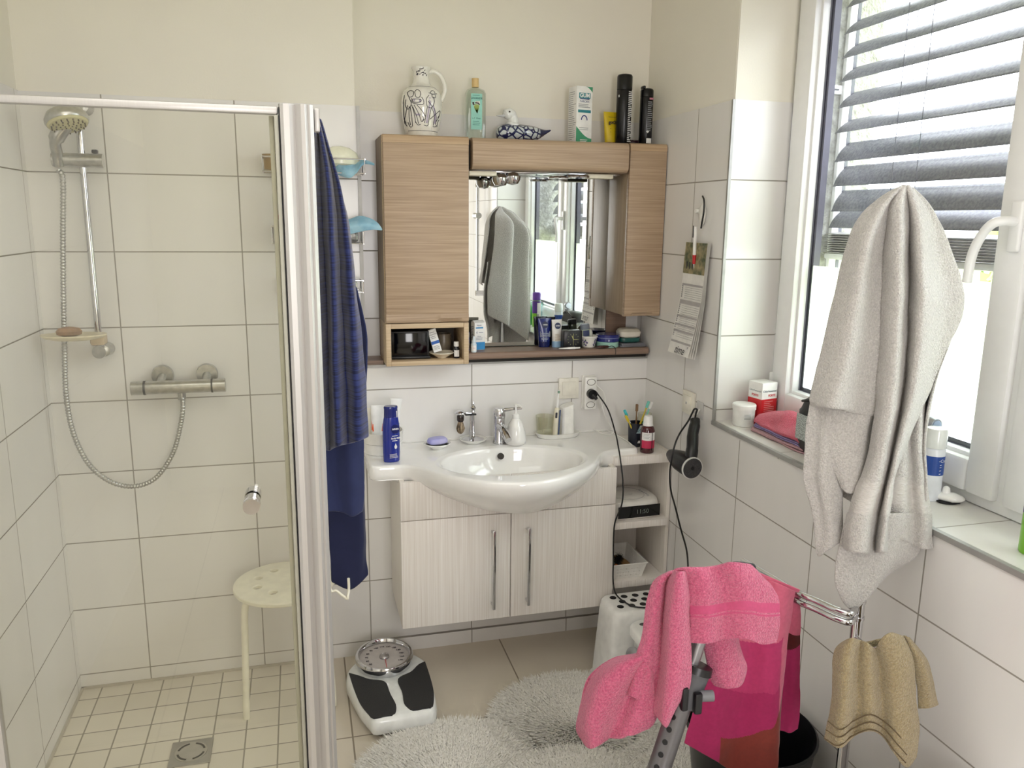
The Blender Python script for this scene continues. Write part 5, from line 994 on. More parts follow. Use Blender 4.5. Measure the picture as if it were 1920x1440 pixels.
# ---------------------------------------------------------------- walking frame and pink towel
wl = thing('walking_frame', 'grey height-adjustable walking aid leg with black clamp under the pink towel', 'walking aid', (1.50, -1.71, 0)); ow = Vector((1.50, -1.71, 0))
GT = mat('grey_tube', (150, 148, 150), .3, .7); GT2 = mat('grey_tube_lower', (112, 110, 112), .35, .6)
def WP(u, v, D=1.6): return at(u, v, D=D)-ow
a, b_ = WP(1313, 1195), WP(1287, 1272); d_ = (b_-a).normalized()
g = MB(); g.cyl(a-d_*.12, b_+d_*.03, .0145, 24); g.build('upper_tube', GT, wl)
c_ = WP(1286, 1290); e_ = WP(1236, 1440, 1.6); dd_ = (e_-c_).normalized(); fl_ = c_+dd_*((c_.z-.02)/-dd_.z)
g = MB(); g.cyl(c_-dd_*.01, fl_, .0225, 28); lt = g.build('lower_tube', GT2, wl)
side = dd_.cross(Vector((0, 1, 0))).normalized(); side = (side*-.75+Vector((0, -.66, 0))).normalized()
for k in range(9):
    p_ = c_+dd_*(.055+.026*k); g = MB(); g.cyl(p_+side*.015, p_+side*.0233, .0056, 14); g.build('adjustment_hole', BLACK, lt)
g = MB(); g.cyl(fl_, fl_+dd_*.018, .024, 24); g.build('rubber_foot', RUBBER, wl)
g = MB(); q = WP(1300, 1268); g.cyl(q-d_*.022, q+d_*.012, .031, 24, 0, .028); g.cyl(q+d_*.012, q+d_*.06, .028, 24, 0, .0255); g.build('clamp', mat('clamp_grey', (84, 84, 88), .4), wl, smooth=50)
g = MB(); g.cyl(q-d_*.026, q-d_*.012, .031, 24, 0, .033); g.build('clamp_collar', BLACK, wl); g = MB(); kk = WP(1322, 1303, 1.58); g.cyl(kk-Vector((.02, 0, 0)), kk+Vector((.014, -.006, 0)), .011, 16); g.build('clamp_knob', mat('knob_grey', (110, 110, 114), .4), wl)
g = MB(); kk = WP(1283, 1310, 1.57); g.box(kk, (.014, .014, .05), .004); kk = WP(1308, 1318, 1.57); g.box(kk, (.016, .014, .045), .004); g.build('clamp_lever', BLACK, wl)
tp_ = a-d_*.12; g = MB(); g.tube(spline([tp_, tp_+Vector((-.005, 0, .01)), tp_+Vector((-.06, 0, .012)), tp_+Vector((-.10, .0, .008))], 6), .013, 16); g.tube(spline([tp_, tp_+Vector((.04, .02, .012)), tp_+Vector((.09, .03, .0))], 6), .013, 16); g.build('hand_grip', RUBBER, wl)
g = MB(); m_ = WP(1300, 1215); g.tube(spline([m_]+[WP(u_, v_, D_) for u_, v_, D_ in ((1250, 1225, 1.66), (1200, 1245, 1.67), (1150, 1262, 1.68), (1115, 1290, 1.68))], 6), .010, 14); g.build('cross_tube', GT, wl)
op = Vector((1.80, -1.6, 1.0)); g = MB(); Pk = dict(D0=1.535, v0=1060, slope=.0002, o=op)
sheet_px(g, [(.0, (1262, 1070), (1285, 1085), (1290, 1120), (1293, 1165), (1292, 1206)), (-.012, (1300, 1064), (1318, 1085), (1322, 1120), (1325, 1165), (1326, 1206)), (.004, (1340, 1060), (1352, 1085), (1356, 1120), (1358, 1165), (1360, 1199)), (-.010, (1372, 1054), (1385, 1078), (1392, 1115), (1396, 1165), (1398, 1198)), (.010, (1398, 1057), (1420, 1085), (1430, 1120), (1436, 1165), (1430, 1207)), (.03, (1412, 1070), (1447, 1102), (1460, 1128), (1461, 1168), (1456, 1204))], seed=11, nu=9, nv=90, mfn=lambda s_, t: 1 if .50 < t < .61 or .64 < t < .66 else 0, **Pk)
sheet_px(g, [(.04, (1262, 1072), (1228, 1090), (1212, 1130), (1204, 1190), (1190, 1240), (1176, 1305)), (.020, (1264, 1071), (1240, 1090), (1228, 1140), (1220, 1200), (1205, 1250), (1190, 1308)), (.035, (1267, 1070), (1252, 1090), (1245, 1140), (1243, 1200), (1236, 1260), (1222, 1330)), (-.020, (1272, 1069), (1266, 1095), (1258, 1150), (1256, 1220), (1250, 1290), (1243, 1358)), (-.022, (1278, 1069), (1280, 1095), (1278, 1150), (1278, 1220), (1268, 1290), (1251, 1363)), (-.004, (1284, 1068), (1288, 1100), (1292, 1170), (1295, 1230), (1292, 1285), (1262, 1322))], seed=12, nu=6, **Pk)
sheet_px(g, [(.10, (1200, 1226), (1150, 1236), (1112, 1262), (1093, 1305), (1081, 1362), (1092, 1385)), (.03, (1203, 1228), (1162, 1246), (1128, 1280), (1112, 1320), (1100, 1360), (1105, 1404)), (.02, (1207, 1232), (1180, 1256), (1150, 1300), (1132, 1340), (1122, 1372), (1124, 1398)), (.045, (1212, 1240), (1196, 1270), (1176, 1310), (1158, 1350), (1146, 1378), (1140, 1386)), (.02, (1216, 1250), (1210, 1285), (1200, 1318), (1190, 1350), (1180, 1374), (1172, 1380)), (.03, (1220, 1262), (1225, 1295), (1228, 1320), (1232, 1340), (1225, 1356), (1215, 1364))], seed=13, nu=6, **Pk)
sheet_px(g, [(.09, (1200, 1226), (1145, 1238), (1108, 1266), (1092, 1310), (1086, 1370), (1098, 1398)), (.14, (1215, 1226), (1180, 1240), (1150, 1270), (1140, 1310), (1135, 1350), (1130, 1378)), (.10, (1240, 1226), (1225, 1250), (1215, 1290), (1215, 1320), (1215, 1340), (1212, 1350))], seed=14, nu=6, **Pk)
sheet_px(g, [(.05, (1300, 1120), (1312, 1180), (1322, 1230), (1330, 1268), (1340, 1286)), (.035, (1340, 1120), (1346, 1180), (1352, 1235), (1358, 1275), (1365, 1291)), (.045, (1365, 1120), (1372, 1180), (1380, 1225), (1384, 1262), (1382, 1288)), (.07, (1375, 1120), (1383, 1195), (1392, 1228), (1400, 1250), (1392, 1276))], seed=15, nu=6, **Pk)
sheet_px(g, [(.06, (1262, 1074), (1235, 1095), (1225, 1150), (1220, 1220)), (.09, (1300, 1068), (1300, 1100), (1298, 1150), (1296, 1200)), (.11, (1345, 1064), (1348, 1100), (1348, 1150), (1348, 1190)), (.09, (1385, 1060), (1395, 1090), (1398, 1150), (1398, 1190)), (.05, (1408, 1070), (1440, 1102), (1452, 1140), (1450, 1190))], seed=16, nu=6, **Pk)
# rolled top edge joins front and back
sheet_px(g, [(.03, (1262, 1073), (1262, 1071), (1262, 1070)), (.03, (1300, 1066), (1300, 1065), (1300, 1064))], seed=17, nv=4, **Pk)
pt = g.build('pink_towel', [PINKT, mat('pink_woven_band', (190, 76, 116), .85, scale=200, bump=.5, bscale=120)], loc=op, smooth=80, solid=.008, sub=1); tag(pt, 'crumpled pink terry towel draped over the walking aid', 'towel')
# patterned towel on the swing arm
opt = Vector((2.08, -1.35, .84)); g = MB(); Q = dict(D0=1.78, v0=1100, slope=.0002, o=opt)
def pat1(s, t):
    if s > .86: return 0 if t < .72 else 3
    if t < .36 - .10*s: return 0
    if t > (.92-.26*s if s > .25 else 2): return 3
    return 1 if (t < .62-.1*s) else 2
sheet_px(g, [(.02, (1385, 1068), (1345, 1200), (1310, 1300), (1283, 1392)), (.0, (1410, 1076), (1375, 1200), (1345, 1310), (1335, 1425)), (.02, (1435, 1086), (1405, 1220), (1390, 1330), (1378, 1445)), (.0, (1460, 1096), (1440, 1220), (1432, 1330), (1425, 1450)), (.0, (1475, 1102), (1460, 1210), (1455, 1330), (1455, 1452)), (.02, (1490, 1108), (1478, 1190), (1470, 1260), (1462, 1340))], seed=21, nu=26, nv=200, mfn=pat1, **Q)
def pat2(s, t): return 0 if t < .30 else (4 if t < .46-.10*s else 2)
sheet_px(g, [(.05, (1410, 1076), (1415, 1200), (1415, 1300), (1415, 1372)), (.06, (1470, 1098), (1468, 1200), (1465, 1300), (1462, 1370)), (.055, (1494, 1108), (1488, 1200), (1484, 1300), (1482, 1374)), (.06, (1500, 1112), (1500, 1200), (1499, 1300), (1497, 1366))], seed=22, nu=20, nv=140, mfn=pat2, **Q)
sheet_px(g, [(.0, (1385, 1068), (1386, 1064), (1387, 1062)), (.015, (1430, 1082), (1431, 1078), (1432, 1076)), (.02, (1475, 1102), (1478, 1099), (1480, 1097)), (.03, (1497, 1112), (1499, 1108), (1501, 1106))], seed=23, nv=5, mfn=lambda s, t: 0, **Q)
PM = [mat('velour_pink', (206, 100, 128), .9, sheen=.4, scale=120), mat('velour_rose', (184, 52, 104), .9, sheen=.4, scale=120), mat('velour_magenta', (168, 36, 92), .9, sheen=.4, scale=120), mat('velour_rust', (128, 50, 40), .9, sheen=.4, scale=120), mat('velour_brown', (84, 18, 20), .9, sheen=.4, scale=120)]
po = g.build('patterned_towel', PM, loc=opt, smooth=80, solid=.004, sub=1); tag(po, 'magenta, pink and rust patterned towel over the chrome swing arm', 'towel')
g = MB(); od = Vector((2.06, -1.2, .86))
sheet_px(g, [(.0, (1388, 1059), (1402, 1063), (1430, 1078), (1478, 1098)), (-.004, (1388, 1062), (1402, 1066), (1430, 1083), (1478, 1104)), (.01, (1390, 1066), (1404, 1072), (1430, 1090), (1478, 1112))], 1.86, 1080, .0002, seed=24, noise=.001, o=od)
tag(g.build('dark_cloth', mat('slate_blue_cloth', (52, 62, 84), .9, sheen=.3), loc=od, smooth=80, solid=.006), 'folded slate blue cloth behind the patterned towel on the arm', 'cloth')
# beige washcloth
ob = Vector((2.19, -1.62, .80)); g = MB(); Bk = dict(D0=1.60, v0=1190, slope=.0002, o=ob)
sheet_px(g, [(.03, (1580, 1205), (1564, 1222), (1561, 1270), (1556, 1330), (1545, 1386)), (-.01, (1597, 1197), (1586, 1235), (1584, 1290), (1578, 1345), (1572, 1402)), (.012, (1612, 1200), (1606, 1245), (1606, 1300), (1604, 1350), (1598, 1385)), (-.008, (1628, 1206), (1628, 1250), (1630, 1300), (1630, 1340), (1630, 1372)), (.015, (1640, 1214), (1648, 1255), (1652, 1300), (1654, 1345), (1655, 1382)), (-.012, (1655, 1196), (1670, 1240), (1676, 1300), (1680, 1360), (1676, 1412)), (-.006, (1672, 1186), (1695, 1230), (1702, 1300), (1706, 1370), (1700, 1440)), (.01, (1692, 1192), (1712, 1240), (1716, 1300), (1722, 1360), (1718, 1418))], seed=31, nu=6, **Bk)
sheet_px(g, [(.03, (1692, 1192), (1710, 1240), (1718, 1290), (1722, 1328)), (.02, (1700, 1194), (1726, 1238), (1738, 1285), (1742, 1328)), (.045, (1706, 1198), (1736, 1236), (1750, 1284), (1759, 1320))], seed=32, nu=6, **Bk)
sheet_px(g, [(.05, (1580, 1205), (1566, 1240), (1566, 1300), (1562, 1340)), (.06, (1620, 1204), (1616, 1240), (1614, 1300), (1612, 1340)), (.07, (1655, 1198), (1664, 1240), (1668, 1300), (1670, 1340)), (.05, (1692, 1192), (1708, 1240), (1714, 1290), (1718, 1330))], seed=33, nu=6, **Bk)
bo = g.build('beige_washcloth', BEIGET, loc=ob, smooth=80, solid=.006, sub=1); tag(bo, 'beige washcloth with dark hem stripes hanging low on the stand', 'cloth')
g = MB(); cols31 = [[at(u, v, D=1.60+.0002*(v-1190)+of_-.006) for u, v in c] for of_, c in ((0, [(1552, 1352), (1548, 1368), (1545, 1384)]), (-.012, [(1576, 1368), (1574, 1382), (1572, 1398)]), (.008, [(1600, 1352), (1599, 1366), (1598, 1380)]), (-.008, [(1630, 1340), (1630, 1354), (1630, 1368)]), (.01, [(1654, 1350), (1655, 1364), (1655, 1378)]), (-.012, [(1679, 1372), (1678, 1390), (1676, 1406)]), (-.006, [(1702, 1398), (1700, 1415), (1698, 1430)]))]
for k in (0, 1, 2):
    L_ = spline([c[k]-ob for c in cols31], 8); g.tube(L_, .0013, 6)
g.build('hem_stripe', mat('hem_brown', (92, 76, 52), .8), bo, smooth=60)
# bin
bn = thing('waste_bin', 'black round waste bin behind the patterned towel', 'bin', (2.16, -1.22, 0)); g = MB(); g.lathe([(.12, 0), (.125, .01), (.165, .33), (.172, .345), (.166, .35), (.16, .33), (.12, .02), (.001, .015)], 44); g.build('bin', BLACK, bn)

# ---------------------------------------------------------------- robe and long garments behind the shower post
orb = Vector((1.10, -.88, 1.9)); NV = mat('navy_rib_jersey', (40, 50, 104), .9, rgb2=(20, 27, 64), stretch=(2, 2, 150), scale=1.6, detail=1, bump=.6, bstretch=(2, 2, 150), bscale=1.6, bdist=.003, sheen=.4, band=(.42, .58)); NV2 = mat('navy_plain_jersey', (20, 26, 62), .9, sheen=.3)
g = MB(); Rk = dict(D0=1.92, v0=220, slope=.0002, o=orb)
sheet_px(g, [(-.03, (590, 222), (584, 300), (585, 420), (592, 560), (597, 680), (600, 800), (604, 842)), (.05, (592, 221), (600, 300), (606, 420), (612, 560), (616, 700), (618, 800), (618, 846)), (-.02, (594, 221), (610, 300), (620, 420), (626, 560), (628, 700), (632, 800), (634, 838)), (.04, (596, 221), (618, 300), (632, 420), (640, 560), (648, 700), (652, 800), (652, 834)), (.0, (598, 222), (626, 310), (646, 420), (656, 520), (664, 640), (670, 760), (672, 828)), (.06, (600, 224), (634, 340), (656, 440), (668, 550), (680, 650), (688, 770), (691, 820))], seed=41, nu=6, nv=60, **Rk)
sheet_px(g, [(.12, (600, 224), (610, 420), (620, 700), (640, 830)), (.16, (612, 260), (640, 440), (664, 640), (680, 830))], seed=45, nu=6, **Rk)
rb = g.build('bathrobe', NV, loc=orb, smooth=80, solid=.006, sub=1); tag(rb, 'navy blue ribbed bathrobe hanging behind the shower post', 'robe')
g = MB(); sheet_px(g, [(.16, (656, 520), (670, 600), (682, 680), (676, 740), (672, 800)), (.15, (668, 540), (686, 610), (688, 690), (684, 740), (680, 790))], seed=44, nu=6, **Rk)
sheet_px(g, [(.08, (600, 780), (606, 860), (612, 920), (616, 960)), (.10, (625, 780), (628, 860), (636, 930), (640, 960)), (.09, (655, 780), (656, 860), (660, 930), (662, 968)), (.12, (682, 780), (682, 850), (683, 910), (680, 958))], seed=42, nu=6, **Rk)
tag(g.build('navy_garment', mat('navy_slate_jersey', (36, 44, 84), .9, sheen=.3), loc=orb, smooth=80, solid=.005, sub=1), 'smooth dark blue garment hanging out below the ribbed robe', 'garment')
g = MB(); sheet_px(g, [(.14, (600, 800), (614, 960), (618, 1040), (622, 1092)), (.15, (630, 800), (640, 960), (644, 1040), (646, 1104)), (.16, (655, 800), (662, 960), (664, 1050), (660, 1106)), (.17, (672, 800), (678, 960), (678, 1040), (674, 1096)), (.19, (680, 800), (684, 960), (686, 1030), (691, 1078))], seed=43, nu=6, **Rk)
tag(g.build('dark_garment', NV2, loc=orb, smooth=80, solid=.005, sub=1), 'very dark navy garment reaching lowest behind the shower post', 'garment')
hh = thing('robe_hook', 'grey metal hook on the shower post carrying the robe', 'hook', (1.086, -1.02, 1.885)); g = MB(); g.box((0, .0, .0), (.012, .03, .05), .003); g.tube([(0, .01, 0), (.004, .06, -.004), (.006, .11, .0), (.006, .125, .012)], .005, 10); g.build('hook', ALU, hh)
hg = thing('clothes_hanger', 'end of a cream plastic hanger below the dark garments', 'hanger', (1.13, -.93, .72)); g = MB(); a = at(632, 1108, D=2.13)-Vector((1.13, -.93, .72)); b_ = at(650, 1122, D=2.13)-Vector((1.13, -.93, .72)); c_ = at(654, 1104, D=2.14)-Vector((1.13, -.93, .72)); g.tube(spline([a+Vector((-.02, 0, .30)), a+Vector((-.02, 0, .03)), a, b_, b_+Vector((.003, 0, .006)), c_, c_+Vector((0, 0, .03))], 6), .0035, 10); g.build('hanger', CREAM, hg)
# ---------------------------------------------------------------- in the wire caddy
g = MB(); g.lathe([(.030, 0), (.058, .012), (.062, .030), (.052, .052), (.028, .066), (.001, .070)], 36, sy=.62); bt = g.build('soap_case', mat('cream_gloss', (236, 236, 214), .25, coat=.3), loc=(1.185, -.058, 1.842)); bt.rotation_euler = (.0, .05, 0); tag(bt, 'rounded cream soap case lying in the top wire basket', 'soap case')
g = MB(); oc_ = Vector((1.2, -.09, 1.84)); LB = mat('light_blue_cloth', (160, 198, 214), .9, rgb2=(126, 172, 196), scale=30, sheen=.3)
def flat(mb, pts, o, ny=3):
    pass
def cloth_y(mb, cols, o, seed, nv=24, noise=.002): mb.grid([[p-o for p in r] for r in drape([[at(u, v, y=y) for u, v, y in c] for c in cols], 6, nv, noise, seed)])
cloth_y(g, [[(622, 306, -.05), (625, 316, -.06), (630, 326, -.08)], [(645, 310, -.10), (648, 324, -.118), (655, 333, -.12)], [(668, 306, -.07), (668, 316, -.10), (666, 326, -.118)], [(678, 300, -.09), (680, 304, -.10), (681, 309, -.10)], [(690, 302, -.10), (691, 305, -.11), (691, 308, -.11)], [(702, 307, -.11), (702, 308, -.12), (702, 310, -.12)]], oc_, 51)
tag(g.build('blue_cloth', LB, loc=oc_, smooth=80, solid=.003), 'light blue rag crumpled in the top wire basket', 'cloth')
g = MB(); oc_ = Vector((1.2, -.09, 1.66)); cloth_y(g, [[(630, 412, -.10), (630, 425, -.12), (632, 439, -.12)], [(655, 411, -.10), (655, 424, -.125), (656, 438, -.12)], [(674, 405, -.10), (676, 420, -.13), (678, 434, -.125)], [(694, 410, -.11), (696, 422, -.13), (698, 431, -.13)], [(708, 419, -.12), (710, 426, -.13), (711, 432, -.13)], [(715, 429, -.13), (716, 430, -.13), (716, 432, -.13)]], oc_, 52); tag(g.build('blue_cloth', LB, loc=oc_, smooth=80, solid=.004), 'stiff light blue cloth sticking out over the middle wire basket', 'cloth')
g = MB(); g.box((0, 0, .022), (.075, .05, .042), .01); tag(g.build('foil_packet', mat('foil_grey', (176, 176, 172), .3, .6, rgb2=(120, 120, 118), scale=60, bump=1, bscale=60), loc=(1.20, -.06, 1.593)), 'crinkled silver packet in the middle wire basket', 'packet')
g = MB(); g.box((0, 0, .016), (.05, .05, .03), .006); tag(g.build('small_packet', mat('teal_packet', (110, 150, 158), .5, rgb2=(220, 216, 200), scale=40), loc=(1.205, -.06, 1.429)), 'small teal and white packet in the lowest wire basket', 'packet')
g = MB(); g.lathe([(.024, 0), (.03, .004), (.032, .045), (.036, .052), (.03, .052)], 28); tag(g.build('amber_cup', mat('amber_plastic', (160, 130, 78), .3), loc=(.968, -.055, 1.826)), 'amber coloured cup at the left end of the top wire basket', 'cup')
ft = thing('shampoo_tube', 'white tube with blue end and red square seen through the shower glass', 'tube', (.985, -.060, 1.594)); g = MB(); loft_tube(g, .15, .05, .034, .02, taper=.85); g.build('tube_body', mat('tube_white', (236, 236, 234), .35), ft, smooth=60); g = MB(); g.lathe([(.02, 0), (.021, .02)], 20); g.build('cap', mat('green_cap', (60, 130, 110), .3), ft)
shp(ft, 'blue_end', INKB, lambda g: g.patch(-.024, .02, .145, .168, FR(0, -.006, 0, 0, PI/2-.08))); shp(ft, 'red_square', RED, lambda g: g.patch(-.020, -.006, .075, .088, FR(0, -.0155, 0, 0, PI/2-.03))); shp(ft, 'green_line', GREEN, lambda g: g.patch(-.024, .02, .128, .134, FR(0, -.009, 0, 0, PI/2-.08)))

# ---------------------------------------------------------------- window sill things
S = 1.0205
jr_ = thing('cream_jar', 'white lidded round jar at the corner of the window sill', 'jar', (2.432, -.628, S)); g = MB(); g.lathe([(.032, 0), (.034, .003), (.036, .055)], 36); g.build('jar', mat('jar_white', (240, 240, 238), .35), jr_); g = MB(); g.lathe([(.0385, .0555), (.0385, .070), (.036, .073), (.001, .074)], 36); g.build('lid', WCAP, jr_)
shp(jr_, 'small_print', GREYINK, lambda g: (g.lines(-.018, .016, [.042, .037, .032, .028], .0014, FR(0, -.0362, 0, .15), bend=.036), g.lines(.006, .018, [.012], .0014, FR(0, -.0352, 0, .15), bend=.035)))
rbx = carton('carton', 'red and white medicine carton beside the window frame', 'box', 2.505, -.615, S, .066, .062, .142, .22); 
REDC = mat('carton_red', (200, 30, 40), .4)
def wrap(g, z0, z1, w, d, e=.0003): g.box((0, 0, (z0+z1)/2), (w+2*e, d+2*e, z1-z0))
shp(rbx, 'red_lower_part', REDC, lambda g: wrap(g, .0005, .088, .066, .062))
shp(rbx, 'dark_lettering', mat('petrol_ink', (20, 70, 90), .5), lambda g: (g.text('Chlorhexamed', .0098, FR(0, -.0314, .114), bold=.0001), g.text('Chlorhexamed', .0088, FR(-.0334, 0, .114, -PI/2))))
shp(rbx, 'red_lettering', REDC, lambda g: (g.text('FORTE', .0105, FR(.010, -.0314, .099), bold=.0004), g.text('FORTE', .010, FR(-.0334, 0, .099, -PI/2), bold=.0004)))
shp(rbx, 'pale_print', mat('pale_red_ink', (236, 170, 170), .5), lambda g: g.lines(-.022, .026, [.080-.0062*i for i in range(12)], .0014, FR(0, -.0316), jit=.5))
def folded(name, label, m, c, sz, rz, seed, lay=2):
    from mathutils import noise as NZ
    g = MB(); W_, D_, H_ = sz; 
    for L_ in range(lay):
        R = []
        for i in range(33):
            y = -D_/2+D_*i/32; ring = []
            for j in range(28):
                a = 2*PI*j/28; ca, sa = math.cos(a), math.sin(a); x = W_/2*math.copysign(abs(ca)**.35, ca); z = H_/lay/2*math.copysign(abs(sa)**.6, sa)+H_/lay*(L_+.5)
                n = NZ.noise_vector(Vector((x*12, y*12, seed+L_))); e = 1-.25*max(0, abs(y)/(D_/2)-.85)/.15
                ring.append((x*e+n.x*.006, y+n.y*.006, max(.0008, z+n.z*.004*(z/H_+.3))))
            R.append(ring)
        g.rings(R)
    o = g.build(name, m, loc=c, rot=(0, 0, rz), smooth=80); tag(o, label, 'cloth'); return o
folded('folded_cloth', 'pale pink folded cloth at the bottom of the sill pile', terry('pale_pink_terry', (226, 178, 184), (204, 150, 160)), (2.482, -.835, S), (.130, .30, .013), .02, 1)
folded('folded_cloth', 'violet folded cloth between the two pink cloths', terry('violet_terry', (166, 146, 204), (140, 118, 182)), (2.485, -.83, S+.0135), (.122, .29, .012), .0, 4)
g = MB(); ocl = Vector((2.48, -.80, S+.026))
def CZ(x, y, z): return Vector((x, y, z))
cols = [[CZ(2.545, y_, S+.027+h3), CZ(2.515, y_+.005, S+.050+h1), CZ(2.475, y_+.01, S+.052+h2), CZ(2.445, y_, S+.038+h3), CZ(2.425, y_-.01, S+.028)] for y_, h1, h2, h3 in ((-.685, -.006, -.012, 0), (-.72, .010, -.002, .004), (-.77, .022, .010, -.004), (-.82, .016, .008, .004), (-.87, .012, -.004, -.004), (-.92, .000, .004, .002), (-.97, -.008, -.010, 0))]
g.grid([[p-ocl for p in r] for r in drape(cols, 6, 30, .006, 9)]); tag(g.build('pink_cloth', terry('rose_terry', (226, 92, 118), (196, 62, 92)), loc=ocl, smooth=80, solid=.010, sub=1), 'crumpled deep pink cloth on top of the sill pile', 'cloth')
bg_ = thing('toiletry_bag', 'black toiletry bag with mesh side behind the grey towel', 'bag', (2.478, -1.015, S)); g = MB(); R = []
for z, w, d in ((0, .045, .085), (.01, .055, .095), (.06, .062, .100), (.12, .060, .098), (.155, .050, .085), (.168, .040, .070)):
    R.append([(w*math.copysign(abs(math.cos(2*PI*j/32))**.5, math.cos(2*PI*j/32)), d*math.copysign(abs(math.sin(2*PI*j/32))**.5, math.sin(2*PI*j/32)), z) for j in range(32)])
g.rings(R); g.build('bag', mat('black_nylon', (26, 26, 28), .5, scale=200, bump=.3), bg_, smooth=60)
g = MB(); g.box((-.010, .1015, .08), (.055, .004, .085), .002); g.box((-.0625, .015, .08), (.004, .12, .075), .002); g.build('mesh_window', mat('mesh_silver', (206, 216, 214), .4, rgb2=(110, 116, 114), scale=420, band=(.48, .52)), bg_)
g = MB(); g.tube(spline([(-.045, .08, .15), (-.05, .0, .172), (-.045, -.07, .155)], 8), .004, 8); g.build('piping', BLACK, bg_)
bb_ = thing('spray_bottle', 'white bottle with blue label right of the grey towel', 'bottle', (2.500, -1.375, S)); g = MB(); g.lathe([(.022, 0), (.024, .004), (.024, .125), (.022, .130)], 32); g.build('bottle', mat('bottle_white', (226, 230, 236), .3), bb_); g = MB(); g.lathe([(.0245, .131), (.0245, .172), (.022, .178), (.001, .179)], 32); g.build('cap', mat('cap_cloudy', (226, 230, 228), .2, coat=.3), bb_)
shp(bb_, 'blue_label', mat('label_royal', (34, 72, 150), .4), lambda g: g.lathe([(.0244, .065), (.0244, .112)], 32, caps=(False, False))); shp(bb_, 'lettering', WINK, lambda g: (g.text('-Care', .011, FR(.006, -.0250, .102, .2), bend=.025), g.lines(-.004, .018, [.092, .086, .078, .070], .0014, FR(.0, -.0248, 0, .2), bend=.0248)))
rzr = thing('trimmer', 'grey trimmer head standing behind the blue labelled bottle', 'trimmer', (2.535, -1.315, S)); g = MB(); g.lathe([(.018, 0), (.020, .01), (.018, .10), (.016, .15)], 24); g.build('grip', mat('trimmer_grey', (120, 120, 124), .3), rzr); g = MB(); g.lathe([(.016, -.02), (.020, -.006), (.020, .006), (.016, .02)], 28, X=Matrix.Translation((0, 0, .172)) @ Matrix.Rotation(PI/2, 4, 'X')); g.build('head', mat('trimmer_silver', (176, 180, 190), .2, .7), rzr, smooth=50); g = MB(); g.lathe([(.012, -.0215), (.012, -.02)], 20, X=Matrix.Translation((0, 0, .172)) @ Matrix.Rotation(-PI/2, 4, 'X')); g.build('button', mat('button_blue_grey', (150, 164, 190), .2), rzr)
wd = thing('soap_holder', 'small white boat shaped holder on the sill by the window', 'holder', (2.530, -1.405, S)); g = MB(); R = [[(x, .022*k*math.cos(2*PI*i/16), max(.001, .012+.012*k*math.sin(2*PI*i/16))) for i in range(16)] for x, k in ((-.035, .3), (-.02, .9), (.01, 1), (.028, .6), (.034, .2))]; g.rings(R); g.lathe([(.010, .02), (.008, .034), (.003, .038)], 16, (-.008, 0, 0)); g.build('body', CERAM, wd, smooth=60, rot=(0, 0, -.9)); g = MB(); g.lathe([(.03, 0), (.032, .004)], 24, sy=.7); g.build('rubber_base', RUBBER, wd)
gs = can('spray_can', 'green and violet spray can at the right end of the sill', 'spray can', 2.462, -1.702, S, .0265, .215, mat('lime_metal', (122, 184, 50), .3, .2), .05, mat('violet_cap', (92, 44, 150), .3), 0)
g = MB(); g.lathe([(.0268, .085), (.0268, .162)], 36, caps=(False, False)); g.build('violet_band', mat('violet_metal', (80, 46, 130), .3, .2), gs, smooth=50); shp(gs, 'lettering', INK, lambda g: (g.text('*', .03, FR(-.006, -.0272, .045, -.3), bold=.001), g.lines(-.010, .010, [.075, .07], .0014, FR(0, -.0271, 0, -.3))))
shp(gs, 'white_label', PAPER, lambda g: g.patch(-.024, .024, .02, .150, FR(0, .0274, 0, PI+.2), bend=.0274)); shp(gs, 'barcode', INK, lambda g: [g.patch(-.006+.0022*i, -.0050+.0022*i, .055, .080, FR(0, .0278, 0, PI+.2), n=1) for i in range(7)])
# glimpsed in the mirror, further along the sill
gb = thing('glass_box', 'glass box with blue fish ornaments seen in the mirror', 'ornament', (2.505, -1.95, S)); g = MB(); g.box((0, 0, .065), (.11, .13, .13)); g.build('panes', thin_glass('aqua_glass', (.72, .92, .92), 1.2), gb, smooth=0)
g = MB()
for x in (-.055, .055):
    for y in (-.065, .065): g.box((x, y, .065), (.003, .003, .13))
for z in (.0015, .1305): 
    for y in (-.065, .065): g.box((0, y, z), (.11, .003, .003))
    for x in (-.055, .055): g.box((x, 0, z), (.003, .13, .003))
g.build('edge_strips', mat('edge_dark', (60, 80, 80), .3, .5), gb)
for x, y, z in ((-.01, .02, .08), (.02, -.02, .05), (-.02, -.03, .095)):
    g = MB(); g.rings([[(x+.012*k*math.cos(2*PI*i/12), y+yy, z+.02*k*math.sin(2*PI*i/12)) for i in range(12)] for yy, k in ((-.03, .1), (-.015, .8), (0, 1), (.02, .5), (.026, .2), (.034, .7))]); g.build('fish', mat('fish_blue', (24, 74, 190), .2, coat=.4), gb, smooth=60)
gbt = thing('shampoo_bottle', 'green bottle beside the violet-capped can in the mirror', 'bottle', (2.435, -1.80, S)); g = MB(); ovalbottle(g, [(.028, .02, 0), (.034, .024, .02), (.032, .023, .09), (.018, .016, .15), (.012, .012, .165)]); g.build('bottle', mat('bottle_green', (44, 130, 52), .25, coat=.3), gbt, smooth=60); g = MB(); g.lathe([(.013, .166), (.014, .19), (.011, .193)], 20); g.build('cap', BLACK, gbt)

